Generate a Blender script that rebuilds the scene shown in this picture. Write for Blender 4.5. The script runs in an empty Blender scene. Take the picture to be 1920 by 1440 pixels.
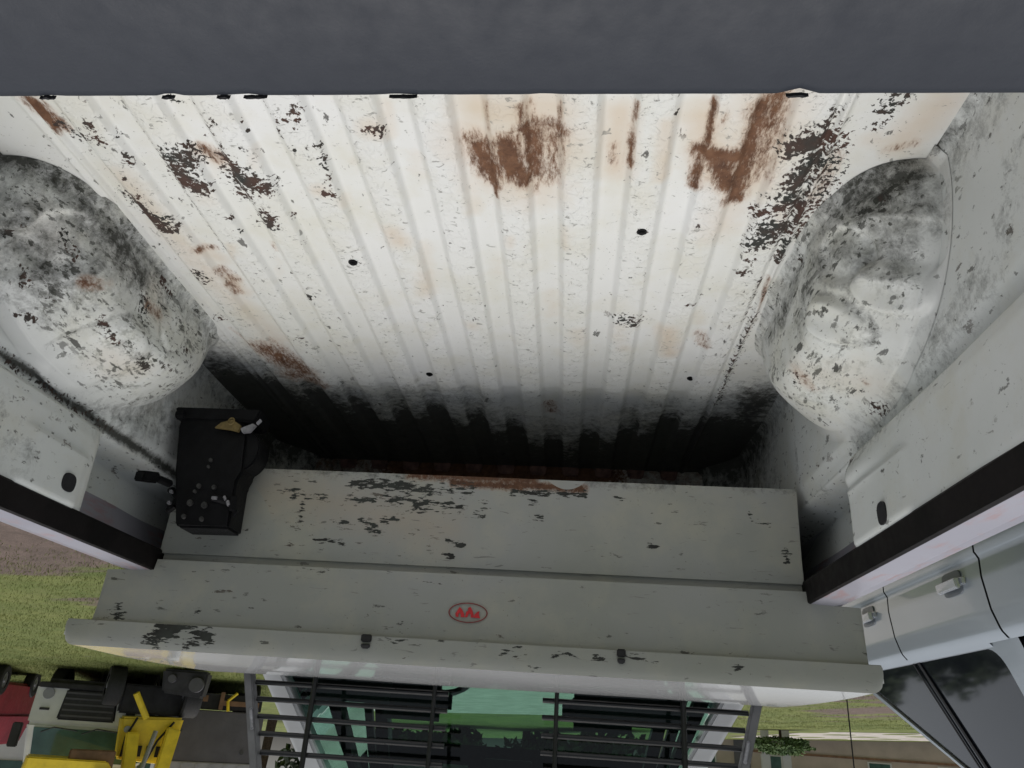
import bpy, bmesh, math, random
import numpy as np
from mathutils import Vector, Matrix
random.seed(7); rng = np.random.default_rng(7)
SC = bpy.context.scene
R_ = math.radians

# ------------------------------------------------------------------ camera (held upside down over the tailgate)
cam_d = bpy.data.cameras.new('camera'); cam = bpy.data.objects.new('camera', cam_d)
SC.collection.objects.link(cam); SC.camera = cam
cam_d.sensor_width = 36; cam_d.lens = 25.93; cam_d.clip_start = .01; cam_d.clip_end = 2000
cx_ = Vector((-0.99619942, 0.06187495, -0.06130428)); cdn = Vector((-0.02883441, 0.4298681, 0.90243116)); cf = Vector((0.08219064, 0.90076906, -0.42645022))
m3 = Matrix((cx_, -cdn, -cf)).transposed()
cam.matrix_world = Matrix.Translation((0, 0, .82)) @ m3.to_4x4()

# ------------------------------------------------------------------ sky and sun (overcast)
W = bpy.data.worlds.new('World'); SC.world = W; W.use_nodes = True
nt = W.node_tree; bg = nt.nodes['Background']
sky = nt.nodes.new('ShaderNodeTexSky'); sky.sky_type = 'NISHITA'; sky.sun_disc = False
SUN_EL, SUN_AZ = R_(80), R_(10)
sky.sun_elevation = SUN_EL; sky.sun_rotation = SUN_AZ; sky.dust_density = 4; sky.air_density = 1.2; sky.ozone_density = 1
hsv = nt.nodes.new('ShaderNodeHueSaturation'); hsv.inputs['Saturation'].default_value = .35
nt.links.new(sky.outputs[0], hsv.inputs['Color']); nt.links.new(hsv.outputs[0], bg.inputs[0])
bg.inputs[1].default_value = .085
sd = bpy.data.lights.new('sun', 'SUN'); so = bpy.data.objects.new('sun', sd); SC.collection.objects.link(so)
sd.energy = 1.5; sd.angle = R_(70); sd.color = (1, .97, .93)
v = Vector((math.sin(SUN_AZ)*math.cos(SUN_EL), math.cos(SUN_AZ)*math.cos(SUN_EL), math.sin(SUN_EL)))
so.rotation_euler = v.to_track_quat('Z', 'Y').to_euler()
SC.view_settings.view_transform = 'Standard'; SC.view_settings.look = 'None'; SC.view_settings.gamma = 1
SC.view_settings.exposure = .16
SC.cycles.diffuse_bounces = 2; SC.cycles.max_bounces = 8
SC.view_settings.use_curve_mapping = False

# wear marks: kind (r rust, c chip, l pale rust stain, g grime), strength, capsule ends (metres), radius
STAINS = {
  'F': [
    ('r', 1, 0.154, 0.875, 0.008, 0.144, 0.924, 0.008, 0.0254),
    ('r', 1, 0.148, 0.917, 0.008, 0.14, 0.949, 0.008, 0.0156),
    ('r', 1, 0.14, 0.949, 0.008, 0.14, 0.98, 0.008, 0.0071),
    ('r', 1, 0.111, 0.858, 0.008, 0.105, 0.917, 0.008, 0.0234),
    ('r', 0.9, 0.105, 0.893, 0.008, 0.086, 0.936, 0.008, 0.0221),
    ('r', 1, 0.07, 0.841, 0.008, 0.07, 0.929, 0.008, 0.0183),
    ('r', 1, 0.069, 0.929, 0.008, 0.069, 0.982, 0.008, 0.0079),
    ('r', 0.8, 0.081, 0.825, 0.008, 0.034, 0.83, 0.008, 0.019),
    ('r', 0.9, 0.141, 0.779, 0.008, 0.141, 0.836, 0.008, 0.0055),
    ('r', 0.8, 0.089, 0.779, 0.008, 0.089, 0.814, 0.008, 0.0062),
    ('r', 0.9, 0.07, 0.774, 0.008, 0.07, 0.825, 0.008, 0.0078),
    ('r', 0.8, 0.032, 0.789, 0.008, 0.032, 0.83, 0.008, 0.0062),
    ('r', 0.6, 0.038, 0.847, 0.008, 0.048, 0.942, 0.008, 0.0217),
    ('r', 0.7, 0.164, 0.853, 0.008, 0.162, 0.905, 0.008, 0.02),
    ('l', 1, 0.146, 0.794, 0.008, 0.045, 0.794, 0.008, 0.0464),
    ('l', 1, 0.153, 0.858, 0.008, 0.046, 0.858, 0.008, 0.0611),
    ('l', 0.8, 0.134, 0.93, 0.008, 0.074, 0.955, 0.008, 0.0609),
    ('r', 0.9, -0.077, 0.779, 0.008, -0.073, 0.836, 0.008, 0.0062),
    ('r', 1, -0.075, 0.841, 0.008, -0.077, 0.906, 0.008, 0.0073),
    ('r', 0.6, -0.049, 0.834, 0.008, -0.072, 0.831, 0.008, 0.0047),
    ('l', 1, -0.055, 0.804, 0.008, -0.058, 0.916, 0.008, 0.0291),
    ('r', 0.55, -0.051, 0.869, 0.008, -0.053, 0.904, 0.008, 0.0115),
    ('r', 1, -0.184, 0.775, 0.008, -0.188, 0.863, 0.008, 0.0077),
    ('r', 1, -0.18, 0.874, 0.008, -0.183, 0.952, 0.008, 0.0108),
    ('r', 1, -0.182, 0.874, 0.008, -0.241, 0.882, 0.008, 0.0178),
    ('r', 1, -0.211, 0.891, 0.008, -0.238, 0.945, 0.008, 0.02),
    ('r', 1, -0.254, 0.868, 0.008, -0.257, 0.984, 0.008, 0.0201),
    ('r', 1, -0.255, 0.785, 0.008, -0.256, 0.879, 0.008, 0.0171),
    ('r', 0.9, -0.273, 0.775, 0.008, -0.274, 0.825, 0.008, 0.0181),
    ('r', 0.6, -0.274, 0.825, 0.008, -0.279, 0.926, 0.008, 0.0241),
    ('l', 1, -0.264, 0.785, 0.008, -0.265, 0.939, 0.008, 0.0557),
    ('l', 1, -0.178, 0.815, 0.008, -0.207, 0.915, 0.008, 0.0385),
    ('l', 0.6, -0.251, 0.991, 0.008, -0.247, 1.062, 0.008, 0.0407),
    ('c', 1, -0.325, 0.857, 0.008, -0.351, 0.848, 0.008, 0.0204),
    ('c', 1, -0.354, 0.89, 0.008, -0.343, 0.944, 0.008, 0.0165),
    ('c', 0.9, -0.352, 0.817, 0.008, -0.351, 0.857, 0.008, 0.007),
    ('c', 1, -0.328, 1.061, 0.008, -0.354, 1.057, 0.008, 0.0184),
    ('c', 1, -0.342, 1.053, 0.008, -0.319, 1.099, 0.008, 0.0158),
    ('c', 0.8, -0.34, 0.977, 0.008, -0.372, 1.01, 0.008, 0.0193),
    ('c', 0.7, -0.355, 0.79, 0.008, -0.356, 0.848, 0.008, 0.0069),
    ('c', 0.7, -0.356, 0.848, 0.008, -0.363, 0.95, 0.008, 0.0073),
    ('c', 0.7, -0.363, 0.95, 0.008, -0.37, 1.017, 0.008, 0.0078),
    ('c', 0.65, -0.386, 0.846, 0.008, -0.392, 0.925, 0.008, 0.0113),
    ('c', 0.65, -0.392, 0.925, 0.008, -0.391, 1.016, 0.008, 0.012),
    ('c', 0.65, -0.391, 1.016, 0.008, -0.386, 1.075, 0.008, 0.0127),
    ('c', 0.9, -0.37, 1.017, 0.008, -0.371, 1.038, 0.008, 0.0108),
    ('c', 0.9, -0.386, 1.075, 0.008, -0.386, 1.075, 0.008, 0.013),
    ('c', 0.9, -0.367, 1.1, 0.008, -0.367, 1.1, 0.008, 0.0113),
    ('c', 0.9, -0.367, 1.13, 0.008, -0.368, 1.152, 0.008, 0.0078),
    ('c', 0.9, -0.32, 1.151, 0.008, -0.32, 1.151, 0.008, 0.0088),
    ('c', 0.9, -0.315, 1.188, 0.008, -0.315, 1.188, 0.008, 0.009),
    ('c', 0.7, -0.388, 1.254, 0.008, -0.385, 1.267, 0.008, 0.0105),
    ('r', 0.6, -0.364, 1.208, 0.008, -0.382, 1.345, 0.008, 0.0064),
    ('r', 0.6, -0.382, 1.345, 0.008, -0.38, 1.46, 0.008, 0.0068),
    ('c', 0.6, -0.376, 1.345, 0.008, -0.374, 1.485, 0.008, 0.0069),
    ('c', 0.6, -0.374, 1.485, 0.008, -0.381, 1.81, 0.008, 0.0078),
    ('c', 0.8, -0.435, 0.78, 0.008, -0.426, 0.795, 0.008, 0.0133),
    ('c', 0.7, -0.427, 0.825, 0.008, -0.427, 0.825, 0.008, 0.0107),
    ('r', 0.8, -0.458, 0.878, 0.008, -0.493, 0.862, 0.008, 0.0103),
    ('l', 0.9, -0.497, 0.785, 0.008, -0.476, 0.856, 0.008, 0.034),
    ('l', 0.7, -0.431, 0.856, 0.008, -0.47, 0.878, 0.008, 0.0197),
    ('r', 1, 0.828, 0.773, 0.008, 0.823, 0.798, 0.008, 0.0162),
    ('r', 1, 0.821, 0.795, 0.008, 0.813, 0.829, 0.008, 0.0141),
    ('c', 0.9, 0.81, 0.821, 0.008, 0.8, 0.858, 0.008, 0.0068),
    ('c', 0.9, 0.785, 0.834, 0.008, 0.784, 0.844, 0.008, 0.0067),
    ('c', 0.9, 0.765, 0.841, 0.008, 0.761, 0.853, 0.008, 0.0068),
    ('c', 0.8, 0.76, 0.814, 0.008, 0.759, 0.823, 0.008, 0.0066),
    ('c', 0.9, 0.739, 0.884, 0.008, 0.739, 0.899, 0.008, 0.0052),
    ('c', 0.8, 0.787, 0.913, 0.008, 0.787, 0.913, 0.008, 0.0045),
    ('c', 0.9, 0.796, 0.982, 0.008, 0.783, 0.99, 0.008, 0.0056),
    ('c', 1, 0.802, 0.993, 0.008, 0.783, 1.012, 0.008, 0.0095),
    ('c', 0.95, 0.792, 1.017, 0.008, 0.775, 1.042, 0.008, 0.0106),
    ('c', 1, 0.781, 1.042, 0.008, 0.767, 1.065, 0.008, 0.0118),
    ('c', 1, 0.779, 1.078, 0.008, 0.754, 1.081, 0.008, 0.009),
    ('c', 0.8, 0.744, 1.046, 0.008, 0.744, 1.046, 0.008, 0.0068),
    ('c', 0.9, 0.737, 1.065, 0.008, 0.737, 1.065, 0.008, 0.0059),
    ('c', 0.9, 0.655, 0.89, 0.008, 0.636, 0.89, 0.008, 0.0191),
    ('c', 1, 0.662, 0.915, 0.008, 0.658, 0.934, 0.008, 0.0152),
    ('c', 1, 0.666, 0.941, 0.008, 0.646, 0.954, 0.008, 0.0154),
    ('r', 0.75, 0.604, 0.877, 0.008, 0.59, 0.895, 0.008, 0.0173),
    ('c', 0.8, 0.62, 0.86, 0.008, 0.619, 0.871, 0.008, 0.006),
    ('l', 0.8, 0.602, 0.883, 0.008, 0.59, 0.908, 0.008, 0.0209),
    ('c', 1, 0.571, 0.895, 0.008, 0.565, 0.923, 0.008, 0.0114),
    ('c', 1, 0.565, 0.933, 0.008, 0.54, 0.953, 0.008, 0.0197),
    ('c', 0.8, 0.577, 0.953, 0.008, 0.571, 0.974, 0.008, 0.0109),
    ('c', 1, 0.585, 0.984, 0.008, 0.578, 0.996, 0.008, 0.0084),
    ('c', 0.9, 0.555, 1.031, 0.008, 0.557, 1.059, 0.008, 0.0116),
    ('c', 0.8, 0.565, 1.024, 0.008, 0.538, 1.038, 0.008, 0.0048),
    ('c', 0.8, 0.586, 1.07, 0.008, 0.586, 1.07, 0.008, 0.0059),
    ('c', 0.8, 0.708, 1.004, 0.008, 0.708, 1.004, 0.008, 0.0057),
    ('r', 0.9, 0.737, 1.145, 0.008, 0.706, 1.147, 0.008, 0.0114),
    ('l', 0.8, 0.726, 1.157, 0.008, 0.711, 1.183, 0.008, 0.0211),
    ('r', 0.9, 0.723, 1.271, 0.008, 0.719, 1.306, 0.008, 0.0113),
    ('r', 0.7, 0.721, 1.221, 0.008, 0.709, 1.26, 0.008, 0.0154),
    ('l', 0.8, 0.721, 1.261, 0.008, 0.715, 1.302, 0.008, 0.0248),
    ('r', 0.9, 0.582, 1.127, 0.008, 0.584, 1.153, 0.008, 0.0072),
    ('c', 0.7, 0.773, 1.223, 0.008, 0.769, 1.252, 0.008, 0.011),
    ('c', 0.7, 0.418, 0.783, 0.008, 0.429, 0.809, 0.008, 0.0079),
    ('c', 0.9, 0.606, 0.77, 0.008, 0.6, 0.778, 0.008, 0.0063),
    ('c', 0.6, 0.553, 0.804, 0.008, 0.586, 0.848, 0.008, 0.0049),
    ('c', 0.5, 0.405, 0.859, 0.008, 0.42, 0.972, 0.008, 0.0052),
    ('c', 0.9, 0.434, 0.972, 0.008, 0.423, 0.975, 0.008, 0.0064),
    ('l', 0.8, 0.437, 0.965, 0.008, 0.437, 0.965, 0.008, 0.0181),
    ('c', 0.8, 0.316, 0.825, 0.008, 0.299, 0.834, 0.008, 0.0081),
    ('l', 0.9, 0.312, 0.825, 0.008, 0.312, 0.825, 0.008, 0.0242),
    ('r', 0.7, 0.288, 0.783, 0.008, 0.286, 0.82, 0.008, 0.0047),
    ('r', 0.7, 0.286, 0.82, 0.008, 0.287, 0.856, 0.008, 0.0049),
    ('l', 0.8, 0.284, 0.783, 0.008, 0.288, 0.847, 0.008, 0.0112),
    ('l', 0.9, 0.335, 1.083, 0.008, 0.329, 1.105, 0.008, 0.0236),
    ('c', 0.9, 0.436, 1.174, 0.008, 0.428, 1.174, 0.008, 0.0052),
    ('l', 0.5, 0.227, 1.416, 0.008, 0.227, 1.416, 0.008, 0.0214),
    ('l', 0.5, 0.366, 0.907, 0.008, 0.366, 0.907, 0.008, 0.0104),
    ('c', 0.7, 0.365, 0.907, 0.008, 0.365, 0.907, 0.008, 0.0043),
    ('c', 0.9, -0.108, 1.066, 0.008, -0.117, 1.066, 0.008, 0.0056),
    ('c', 0.7, -0.099, 1.368, 0.008, -0.129, 1.389, 0.008, 0.0148),
    ('l', 0.9, -0.201, 1.42, 0.008, -0.22, 1.519, 0.008, 0.0263),
    ('r', 0.6, -0.275, 1.441, 0.008, -0.29, 1.489, 0.008, 0.0166),
    ('c', 0.9, -0.139, 0.799, 0.008, -0.139, 0.799, 0.008, 0.0046),
    ('l', 0.5, -0.114, 1.498, 0.008, -0.114, 1.498, 0.008, 0.0195),
    ('c', 0.6, -0.354, 1.208, 0.008, -0.36, 1.368, 0.008, 0.0053),
    ('r', 0.7, 0.753, 1.543, 0.008, 0.699, 1.687, 0.008, 0.0404),
    ('r', 0.6, 0.743, 1.69, 0.008, 0.676, 1.75, 0.008, 0.0283),
    ('r', 0.7, 0.808, 1.467, 0.008, 0.75, 1.629, 0.008, 0.0078),
    ('r', 0.6, 0.062, 1.844, 0.008, 0.056, 1.899, 0.008, 0.0206),
    ('l', 0.6, 0.771, 0.935, 0.008, 0.747, 1.241, 0.008, 0.0301),
    ('l', 0.5, 0.78, 1.082, 0.008, 0.709, 1.514, 0.008, 0.0342),
    ('c', 0.45, 0.686, 0.814, 0.008, 0.683, 0.948, 0.008, 0.0043),
    ('c', 0.45, 0.683, 0.948, 0.008, 0.684, 1.147, 0.008, 0.0049),
    ('c', 0.45, 0.575, 0.777, 0.008, 0.567, 0.895, 0.008, 0.0041),
    ('c', 0.45, 0.467, 0.773, 0.008, 0.461, 0.848, 0.008, 0.004),
    ('c', 0.7877160912324161, 0.813, 1.142, 0.008, 0.814, 1.139, 0.008, 0.0057),
    ('c', 0.8986934506531389, 0.74, 0.9, 0.008, 0.742, 0.906, 0.008, 0.0039),
    ('c', 0.7904581974855566, 0.545, 0.855, 0.008, 0.54, 0.857, 0.008, 0.0044),
    ('c', 0.8274690738860452, 0.513, 0.812, 0.008, 0.51, 0.813, 0.008, 0.0025),
    ('c', 0.8156471772197409, 0.508, 1.042, 0.008, 0.504, 1.048, 0.008, 0.0055),
    ('c', 0.6407906580602006, 0.43, 0.828, 0.008, 0.433, 0.835, 0.008, 0.0035),
    ('c', 0.7521728951487179, 0.585, 0.937, 0.008, 0.584, 0.938, 0.008, 0.0043),
    ('c', 0.80459464099049, 0.813, 1.413, 0.008, 0.809, 1.424, 0.008, 0.0073),
    ('c', 0.8581912599348804, 0.533, 0.861, 0.008, 0.529, 0.867, 0.008, 0.004),
    ('c', 0.8494823790820063, 0.524, 0.886, 0.008, 0.521, 0.887, 0.008, 0.0027),
    ('c', 0.6265554279329185, 0.671, 1.501, 0.008, 0.664, 1.504, 0.008, 0.0044),
    ('c', 0.7843597585595425, 0.424, 0.803, 0.008, 0.428, 0.807, 0.008, 0.0032),
    ('c', 0.7516261120944132, 0.649, 1.489, 0.008, 0.639, 1.49, 0.008, 0.0041),
    ('c', 0.6592154569285258, 0.537, 0.797, 0.008, 0.537, 0.8, 0.008, 0.0028),
    ('c', 0.7381228898537714, 0.473, 0.981, 0.008, 0.471, 0.986, 0.008, 0.0044),
    ('c', 0.882186376627189, 0.713, 1.153, 0.008, 0.711, 1.155, 0.008, 0.0054),
    ('c', 0.8933391949345906, 0.772, 0.938, 0.008, 0.771, 0.942, 0.008, 0.0028),
    ('c', 0.6060158670913798, 0.779, 1.123, 0.008, 0.777, 1.129, 0.008, 0.0033),
    ('c', 0.8037844194114325, 0.628, 1.04, 0.008, 0.63, 1.046, 0.008, 0.005),
    ('c', 0.8028060928462131, 0.795, 0.811, 0.008, 0.789, 0.811, 0.008, 0.0036),
    ('c', 0.709186526801987, 0.606, 0.948, 0.008, 0.606, 0.949, 0.008, 0.0043),
    ('c', 0.8316820237332363, 0.767, 0.984, 0.008, 0.771, 0.988, 0.008, 0.0049),
    ('c', 0.841142301118474, 0.713, 0.894, 0.008, 0.713, 0.893, 0.008, 0.0038),
    ('c', 0.6965897953863793, 0.509, 0.831, 0.008, 0.51, 0.836, 0.008, 0.0036),
    ('c', 0.7010130705134642, 0.453, 0.864, 0.008, 0.451, 0.87, 0.008, 0.0037),
    ('c', 0.758888288492518, 0.723, 0.84, 0.008, 0.726, 0.845, 0.008, 0.0046),
    ('c', 0.8421679254500861, 0.791, 0.925, 0.008, 0.79, 0.931, 0.008, 0.0036),
    ('c', 0.7039062842000561, 0.5, 0.919, 0.008, 0.499, 0.921, 0.008, 0.0037),
    ('c', 0.6013985383749437, 0.422, 0.857, 0.008, 0.417, 0.863, 0.008, 0.005),
    ('c', 0.8236569027379257, 0.43, 0.892, 0.008, 0.425, 0.896, 0.008, 0.0039),
    ('c', 0.6682399009053359, 0.76, 0.962, 0.008, 0.764, 0.966, 0.008, 0.0036),
    ('c', 0.8710827845401026, 0.451, 0.803, 0.008, 0.449, 0.809, 0.008, 0.0046),
    ('c', 0.6039433490061339, 0.515, 1.115, 0.008, 0.509, 1.114, 0.008, 0.0039),
    ('c', 0.7241251343188732, 0.626, 1.08, 0.008, 0.621, 1.085, 0.008, 0.004),
    ('c', 0.7603911121658331, 0.686, 0.88, 0.008, 0.681, 0.879, 0.008, 0.0046),
    ('c', 0.8470496287660743, 0.564, 1.306, 0.008, 0.569, 1.313, 0.008, 0.0064),
    ('c', 0.68057583336105, -0.178, 0.914, 0.008, -0.178, 0.919, 0.008, 0.0037),
    ('c', 0.616450076792938, -0.259, 0.786, 0.008, -0.257, 0.788, 0.008, 0.0024),
    ('c', 0.6947688732081092, -0.205, 1.05, 0.008, -0.204, 1.055, 0.008, 0.0046),
    ('c', 0.6573246001929554, -0.272, 0.963, 0.008, -0.271, 0.966, 0.008, 0.004),
    ('c', 0.6239703690262157, -0.295, 0.974, 0.008, -0.293, 0.978, 0.008, 0.0042),
    ('c', 0.8403482728677377, -0.306, 0.973, 0.008, -0.307, 0.978, 0.008, 0.0036),
    ('c', 0.7261541693291568, -0.305, 1.19, 0.008, -0.307, 1.197, 0.008, 0.0038),
    ('c', 0.6214742991398364, -0.311, 1.184, 0.008, -0.311, 1.191, 0.008, 0.0057),
    ('c', 0.8693562594631505, -0.33, 0.97, 0.008, -0.332, 0.974, 0.008, 0.0038),
    ('c', 0.7986868810276503, -0.25, 1.284, 0.008, -0.254, 1.294, 0.008, 0.0054),
    ('c', 0.6309399734697211, -0.325, 1.088, 0.008, -0.326, 1.091, 0.008, 0.0032),
    ('c', 0.6275396627880372, -0.263, 0.804, 0.008, -0.262, 0.81, 0.008, 0.0027),
    ('c', 0.6363850415322202, -0.234, 1.31, 0.008, -0.238, 1.319, 0.008, 0.006),
    ('c', 0.8302255613289118, -0.266, 0.8, 0.008, -0.266, 0.805, 0.008, 0.0025),
    ('l', 0.3183418494838134, -0.097, 1.405, 0.008, -0.1, 1.464, 0.008, 0.0231),
    ('l', 0.3749898242670471, 0.515, 0.87, 0.008, 0.529, 0.908, 0.008, 0.0116),
    ('l', 0.4050853451117248, 0.402, 0.992, 0.008, 0.405, 1.003, 0.008, 0.0139),
    ('l', 0.5242227002242756, -0.332, 0.992, 0.008, -0.34, 1.033, 0.008, 0.0165),
    ('l', 0.4451162677023737, 0.022, 1.064, 0.008, 0.02, 1.121, 0.008, 0.0097),
    ('l', 0.5749843143641329, 0.899, 1.265, 0.008, 0.922, 1.308, 0.008, 0.0206),
    ('l', 0.359753951012839, 0.603, 0.918, 0.008, 0.611, 0.939, 0.008, 0.01),
    ('l', 0.3887590900168978, -0.007, 1.428, 0.008, -0.009, 1.476, 0.008, 0.0239),
    ('l', 0.3652814633560791, 0.125, 0.914, 0.008, 0.129, 0.942, 0.008, 0.0115),
    ('l', 0.39661264676435803, 0.645, 0.973, 0.008, 0.65, 0.987, 0.008, 0.0203),
    ('l', 0.44041588734205883, 0.283, 1.127, 0.008, 0.291, 1.186, 0.008, 0.0161),
    ('l', 0.5569946831782653, 0.297, 1.222, 0.008, 0.308, 1.283, 0.008, 0.0232),
    ('l', 0.3704336165970188, 0.258, 0.895, 0.008, 0.263, 0.93, 0.008, 0.0184),
    ('l', 0.35688695037916496, -0.178, 0.899, 0.008, -0.179, 0.913, 0.008, 0.0148),
    ('l', 0.3765023794093194, -0.259, 1.363, 0.008, -0.267, 1.399, 0.008, 0.0158),
    ('l', 0.3277926994804497, -0.036, 0.823, 0.008, -0.038, 0.839, 0.008, 0.0103),
    ('l', 0.3020651087821666, 0.151, 1.182, 0.008, 0.155, 1.219, 0.008, 0.0154),
    ('l', 0.5866011913641906, 0.66, 1.125, 0.008, 0.678, 1.167, 0.008, 0.01),
    ('l', 0.3337587016189528, 0.59, 1.185, 0.008, 0.612, 1.256, 0.008, 0.0101),
    ('l', 0.5317257740388057, -0.29, 0.97, 0.008, -0.296, 0.99, 0.008, 0.0152),
    ('l', 0.379677522421999, 0.05, 1.288, 0.008, 0.049, 1.37, 0.008, 0.0195),
    ('l', 0.448164216820932, 0.172, 0.836, 0.008, 0.176, 0.87, 0.008, 0.0143),
    ('l', 0.49370034127727025, 0.142, 0.87, 0.008, 0.142, 0.883, 0.008, 0.017),
    ('l', 0.5795532246525168, 0.042, 0.84, 0.008, 0.044, 0.859, 0.008, 0.0146),
    ('l', 0.49424604219251034, 0.121, 1.091, 0.008, 0.123, 1.117, 0.008, 0.0102),
    ('l', 0.5263441321709681, 0.927, 1.237, 0.008, 0.962, 1.301, 0.008, 0.0148),
    ('r', 0.55, 0.135, 0.774, 0.008, 0.151, 0.93, 0.008, 0.0041),
    ('r', 0.55, 0.079, 0.774, 0.008, 0.088, 0.929, 0.008, 0.0041),
    ('r', 0.55, 0.065, 0.774, 0.008, 0.071, 0.929, 0.008, 0.004),
    ('r', 0.55, 0.03, 0.774, 0.008, 0.032, 0.929, 0.008, 0.004),
    ('r', 0.55, -0.075, 0.774, 0.008, -0.084, 0.892, 0.008, 0.0039),
    ('r', 0.55, -0.178, 0.775, 0.008, -0.197, 0.891, 0.008, 0.0039),
    ('r', 0.55, -0.2, 0.775, 0.008, -0.221, 0.891, 0.008, 0.0039),
    ('r', 0.55, -0.226, 0.775, 0.008, -0.249, 0.891, 0.008, 0.0039),
    ('r', 0.55, -0.258, 0.775, 0.008, -0.285, 0.891, 0.008, 0.0039),
    ('l', 0.8, -0.125, 0.815, 0.008, -0.13, 0.928, 0.008, 0.0146),
    ('l', 0.6, 0.168, 0.784, 0.008, 0.179, 1.025, 0.008, 0.017),
    ('c', 0.75, -0.3, 1.018, 0.008, -0.362, 0.99, 0.008, 0.0124),
    ('c', 0.6, -0.381, 0.89, 0.008, -0.408, 1.059, 0.008, 0.0172),
    ('r', 0.5, -0.389, 0.89, 0.008, -0.387, 0.989, 0.008, 0.0168),
  ],
  'B': [
    ('c', 0.8, 0.519, 1.688, 0.301, 0.447, 1.688, 0.296, 0.0103),
    ('c', 0.8, 0.447, 1.688, 0.296, 0.381, 1.688, 0.301, 0.0103),
    ('c', 0.55, 0.381, 1.688, 0.305, 0.239, 1.688, 0.303, 0.0102),
    ('r', 0.8, 0.385, 1.688, 0.272, 0.087, 1.688, 0.273, 0.0128),
    ('r', 0.9, 0.279, 1.688, 0.287, 0.112, 1.688, 0.29, 0.0115),
    ('r', 1, 0.125, 1.688, 0.285, -0.033, 1.688, 0.289, 0.0114),
    ('c', 0.9, 0.137, 1.688, 0.304, -0.034, 1.688, 0.302, 0.005),
    ('c', 0.8, 0.513, 1.688, 0.338, 0.467, 1.688, 0.339, 0.0051),
    ('c', 0.7, 0.429, 1.688, 0.333, 0.338, 1.688, 0.339, 0.0089),
    ('c', 0.7, 0.356, 1.688, 0.347, 0.356, 1.688, 0.347, 0.0114),
    ('c', 0.45, 0.325, 1.688, 0.342, 0.261, 1.688, 0.346, 0.0114),
    ('c', 0.6, 0.533, 1.688, 0.338, 0.533, 1.688, 0.338, 0.0051),
    ('c', 0.8, 0.688, 1.688, 0.32, 0.654, 1.688, 0.322, 0.0039),
    ('c', 0.7, 0.665, 1.688, 0.337, 0.586, 1.688, 0.336, 0.0039),
    ('c', 0.6, 0.644, 1.688, 0.343, 0.635, 1.688, 0.408, 0.0051),
    ('c', 0.8, 0.593, 1.688, 0.439, 0.529, 1.688, 0.441, 0.0031),
    ('c', 0.85, 0.536, 1.688, 0.393, 0.523, 1.688, 0.396, 0.0044),
    ('c', 0.85, 0.491, 1.688, 0.389, 0.479, 1.688, 0.393, 0.0044),
    ('c', 0.85, 0.464, 1.688, 0.398, 0.452, 1.688, 0.402, 0.0044),
    ('c', 0.85, 0.455, 1.688, 0.413, 0.443, 1.688, 0.417, 0.0044),
    ('c', 0.85, 0.476, 1.688, 0.405, 0.464, 1.688, 0.409, 0.0044),
    ('c', 0.85, 0.534, 1.688, 0.443, 0.522, 1.688, 0.447, 0.0044),
    ('c', 0.85, 0.277, 1.688, 0.428, 0.265, 1.688, 0.431, 0.0043),
    ('c', 0.85, 0.257, 1.688, 0.433, 0.246, 1.688, 0.436, 0.0043),
    ('c', 0.85, 0.28, 1.688, 0.459, 0.268, 1.688, 0.462, 0.0043),
    ('c', 0.85, 0.076, 1.688, 0.362, 0.064, 1.688, 0.365, 0.0044),
    ('c', 0.85, -0.188, 1.688, 0.417, -0.199, 1.688, 0.42, 0.0042),
    ('c', 0.85, 0.44, 1.688, 0.385, 0.428, 1.688, 0.388, 0.0044),
    ('c', 0.85, 0.415, 1.688, 0.38, 0.403, 1.688, 0.383, 0.0044),
    ('c', 0.85, -0.483, 1.688, 0.422, -0.493, 1.688, 0.425, 0.0042),
    ('c', 0.85, -0.339, 1.688, 0.381, -0.349, 1.688, 0.384, 0.0042),
    ('c', 0.85, -0.402, 1.688, 0.331, -0.412, 1.688, 0.334, 0.0043),
    ('c', 0.85, -0.368, 1.688, 0.291, -0.379, 1.688, 0.295, 0.0043),
    ('c', 0.85, -0.365, 1.688, 0.311, -0.375, 1.688, 0.314, 0.0043),
    ('c', 0.85, 0.22, 1.688, 0.356, 0.209, 1.688, 0.359, 0.0044),
    ('c', 0.85, 0.214, 1.688, 0.362, 0.202, 1.688, 0.365, 0.0044),
    ('c', 0.85, 0.09, 1.688, 0.324, 0.078, 1.688, 0.327, 0.0044),
    ('c', 0.85, -0.11, 1.688, 0.309, -0.121, 1.688, 0.312, 0.0044),
    ('c', 0.5, -0.371, 1.688, 0.28, -0.371, 1.688, 0.331, 0.0037),
    ('c', 0.5, -0.371, 1.688, 0.331, -0.452, 1.688, 0.358, 0.0037),
    ('c', 0.7, -0.489, 1.688, 0.411, -0.486, 1.688, 0.441, 0.0036),
    ('l', 0.5, 0.707, 1.688, 0.325, 0.294, 1.688, 0.398, 0.0635),
  ],
  'U': [
    ('c', 0.85, 0.329, 1.686, 0.53, 0.318, 1.686, 0.515, 0.0036),
    ('c', 0.85, 0.368, 1.686, 0.542, 0.347, 1.686, 0.548, 0.0036),
    ('c', 0.85, 0.319, 1.686, 0.546, 0.302, 1.686, 0.55, 0.0036),
    ('c', 0.85, 0.34, 1.686, 0.588, 0.315, 1.686, 0.591, 0.0036),
    ('c', 0.85, 0.287, 1.686, 0.498, 0.267, 1.686, 0.5, 0.0036),
    ('c', 0.85, 0.289, 1.686, 0.507, 0.275, 1.686, 0.506, 0.0036),
    ('c', 0.85, 0.808, 1.686, 0.525, 0.799, 1.686, 0.544, 0.0037),
    ('c', 0.85, 0.803, 1.686, 0.594, 0.791, 1.686, 0.583, 0.0037),
    ('c', 0.85, 0.131, 1.686, 0.555, 0.112, 1.686, 0.54, 0.0036),
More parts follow.
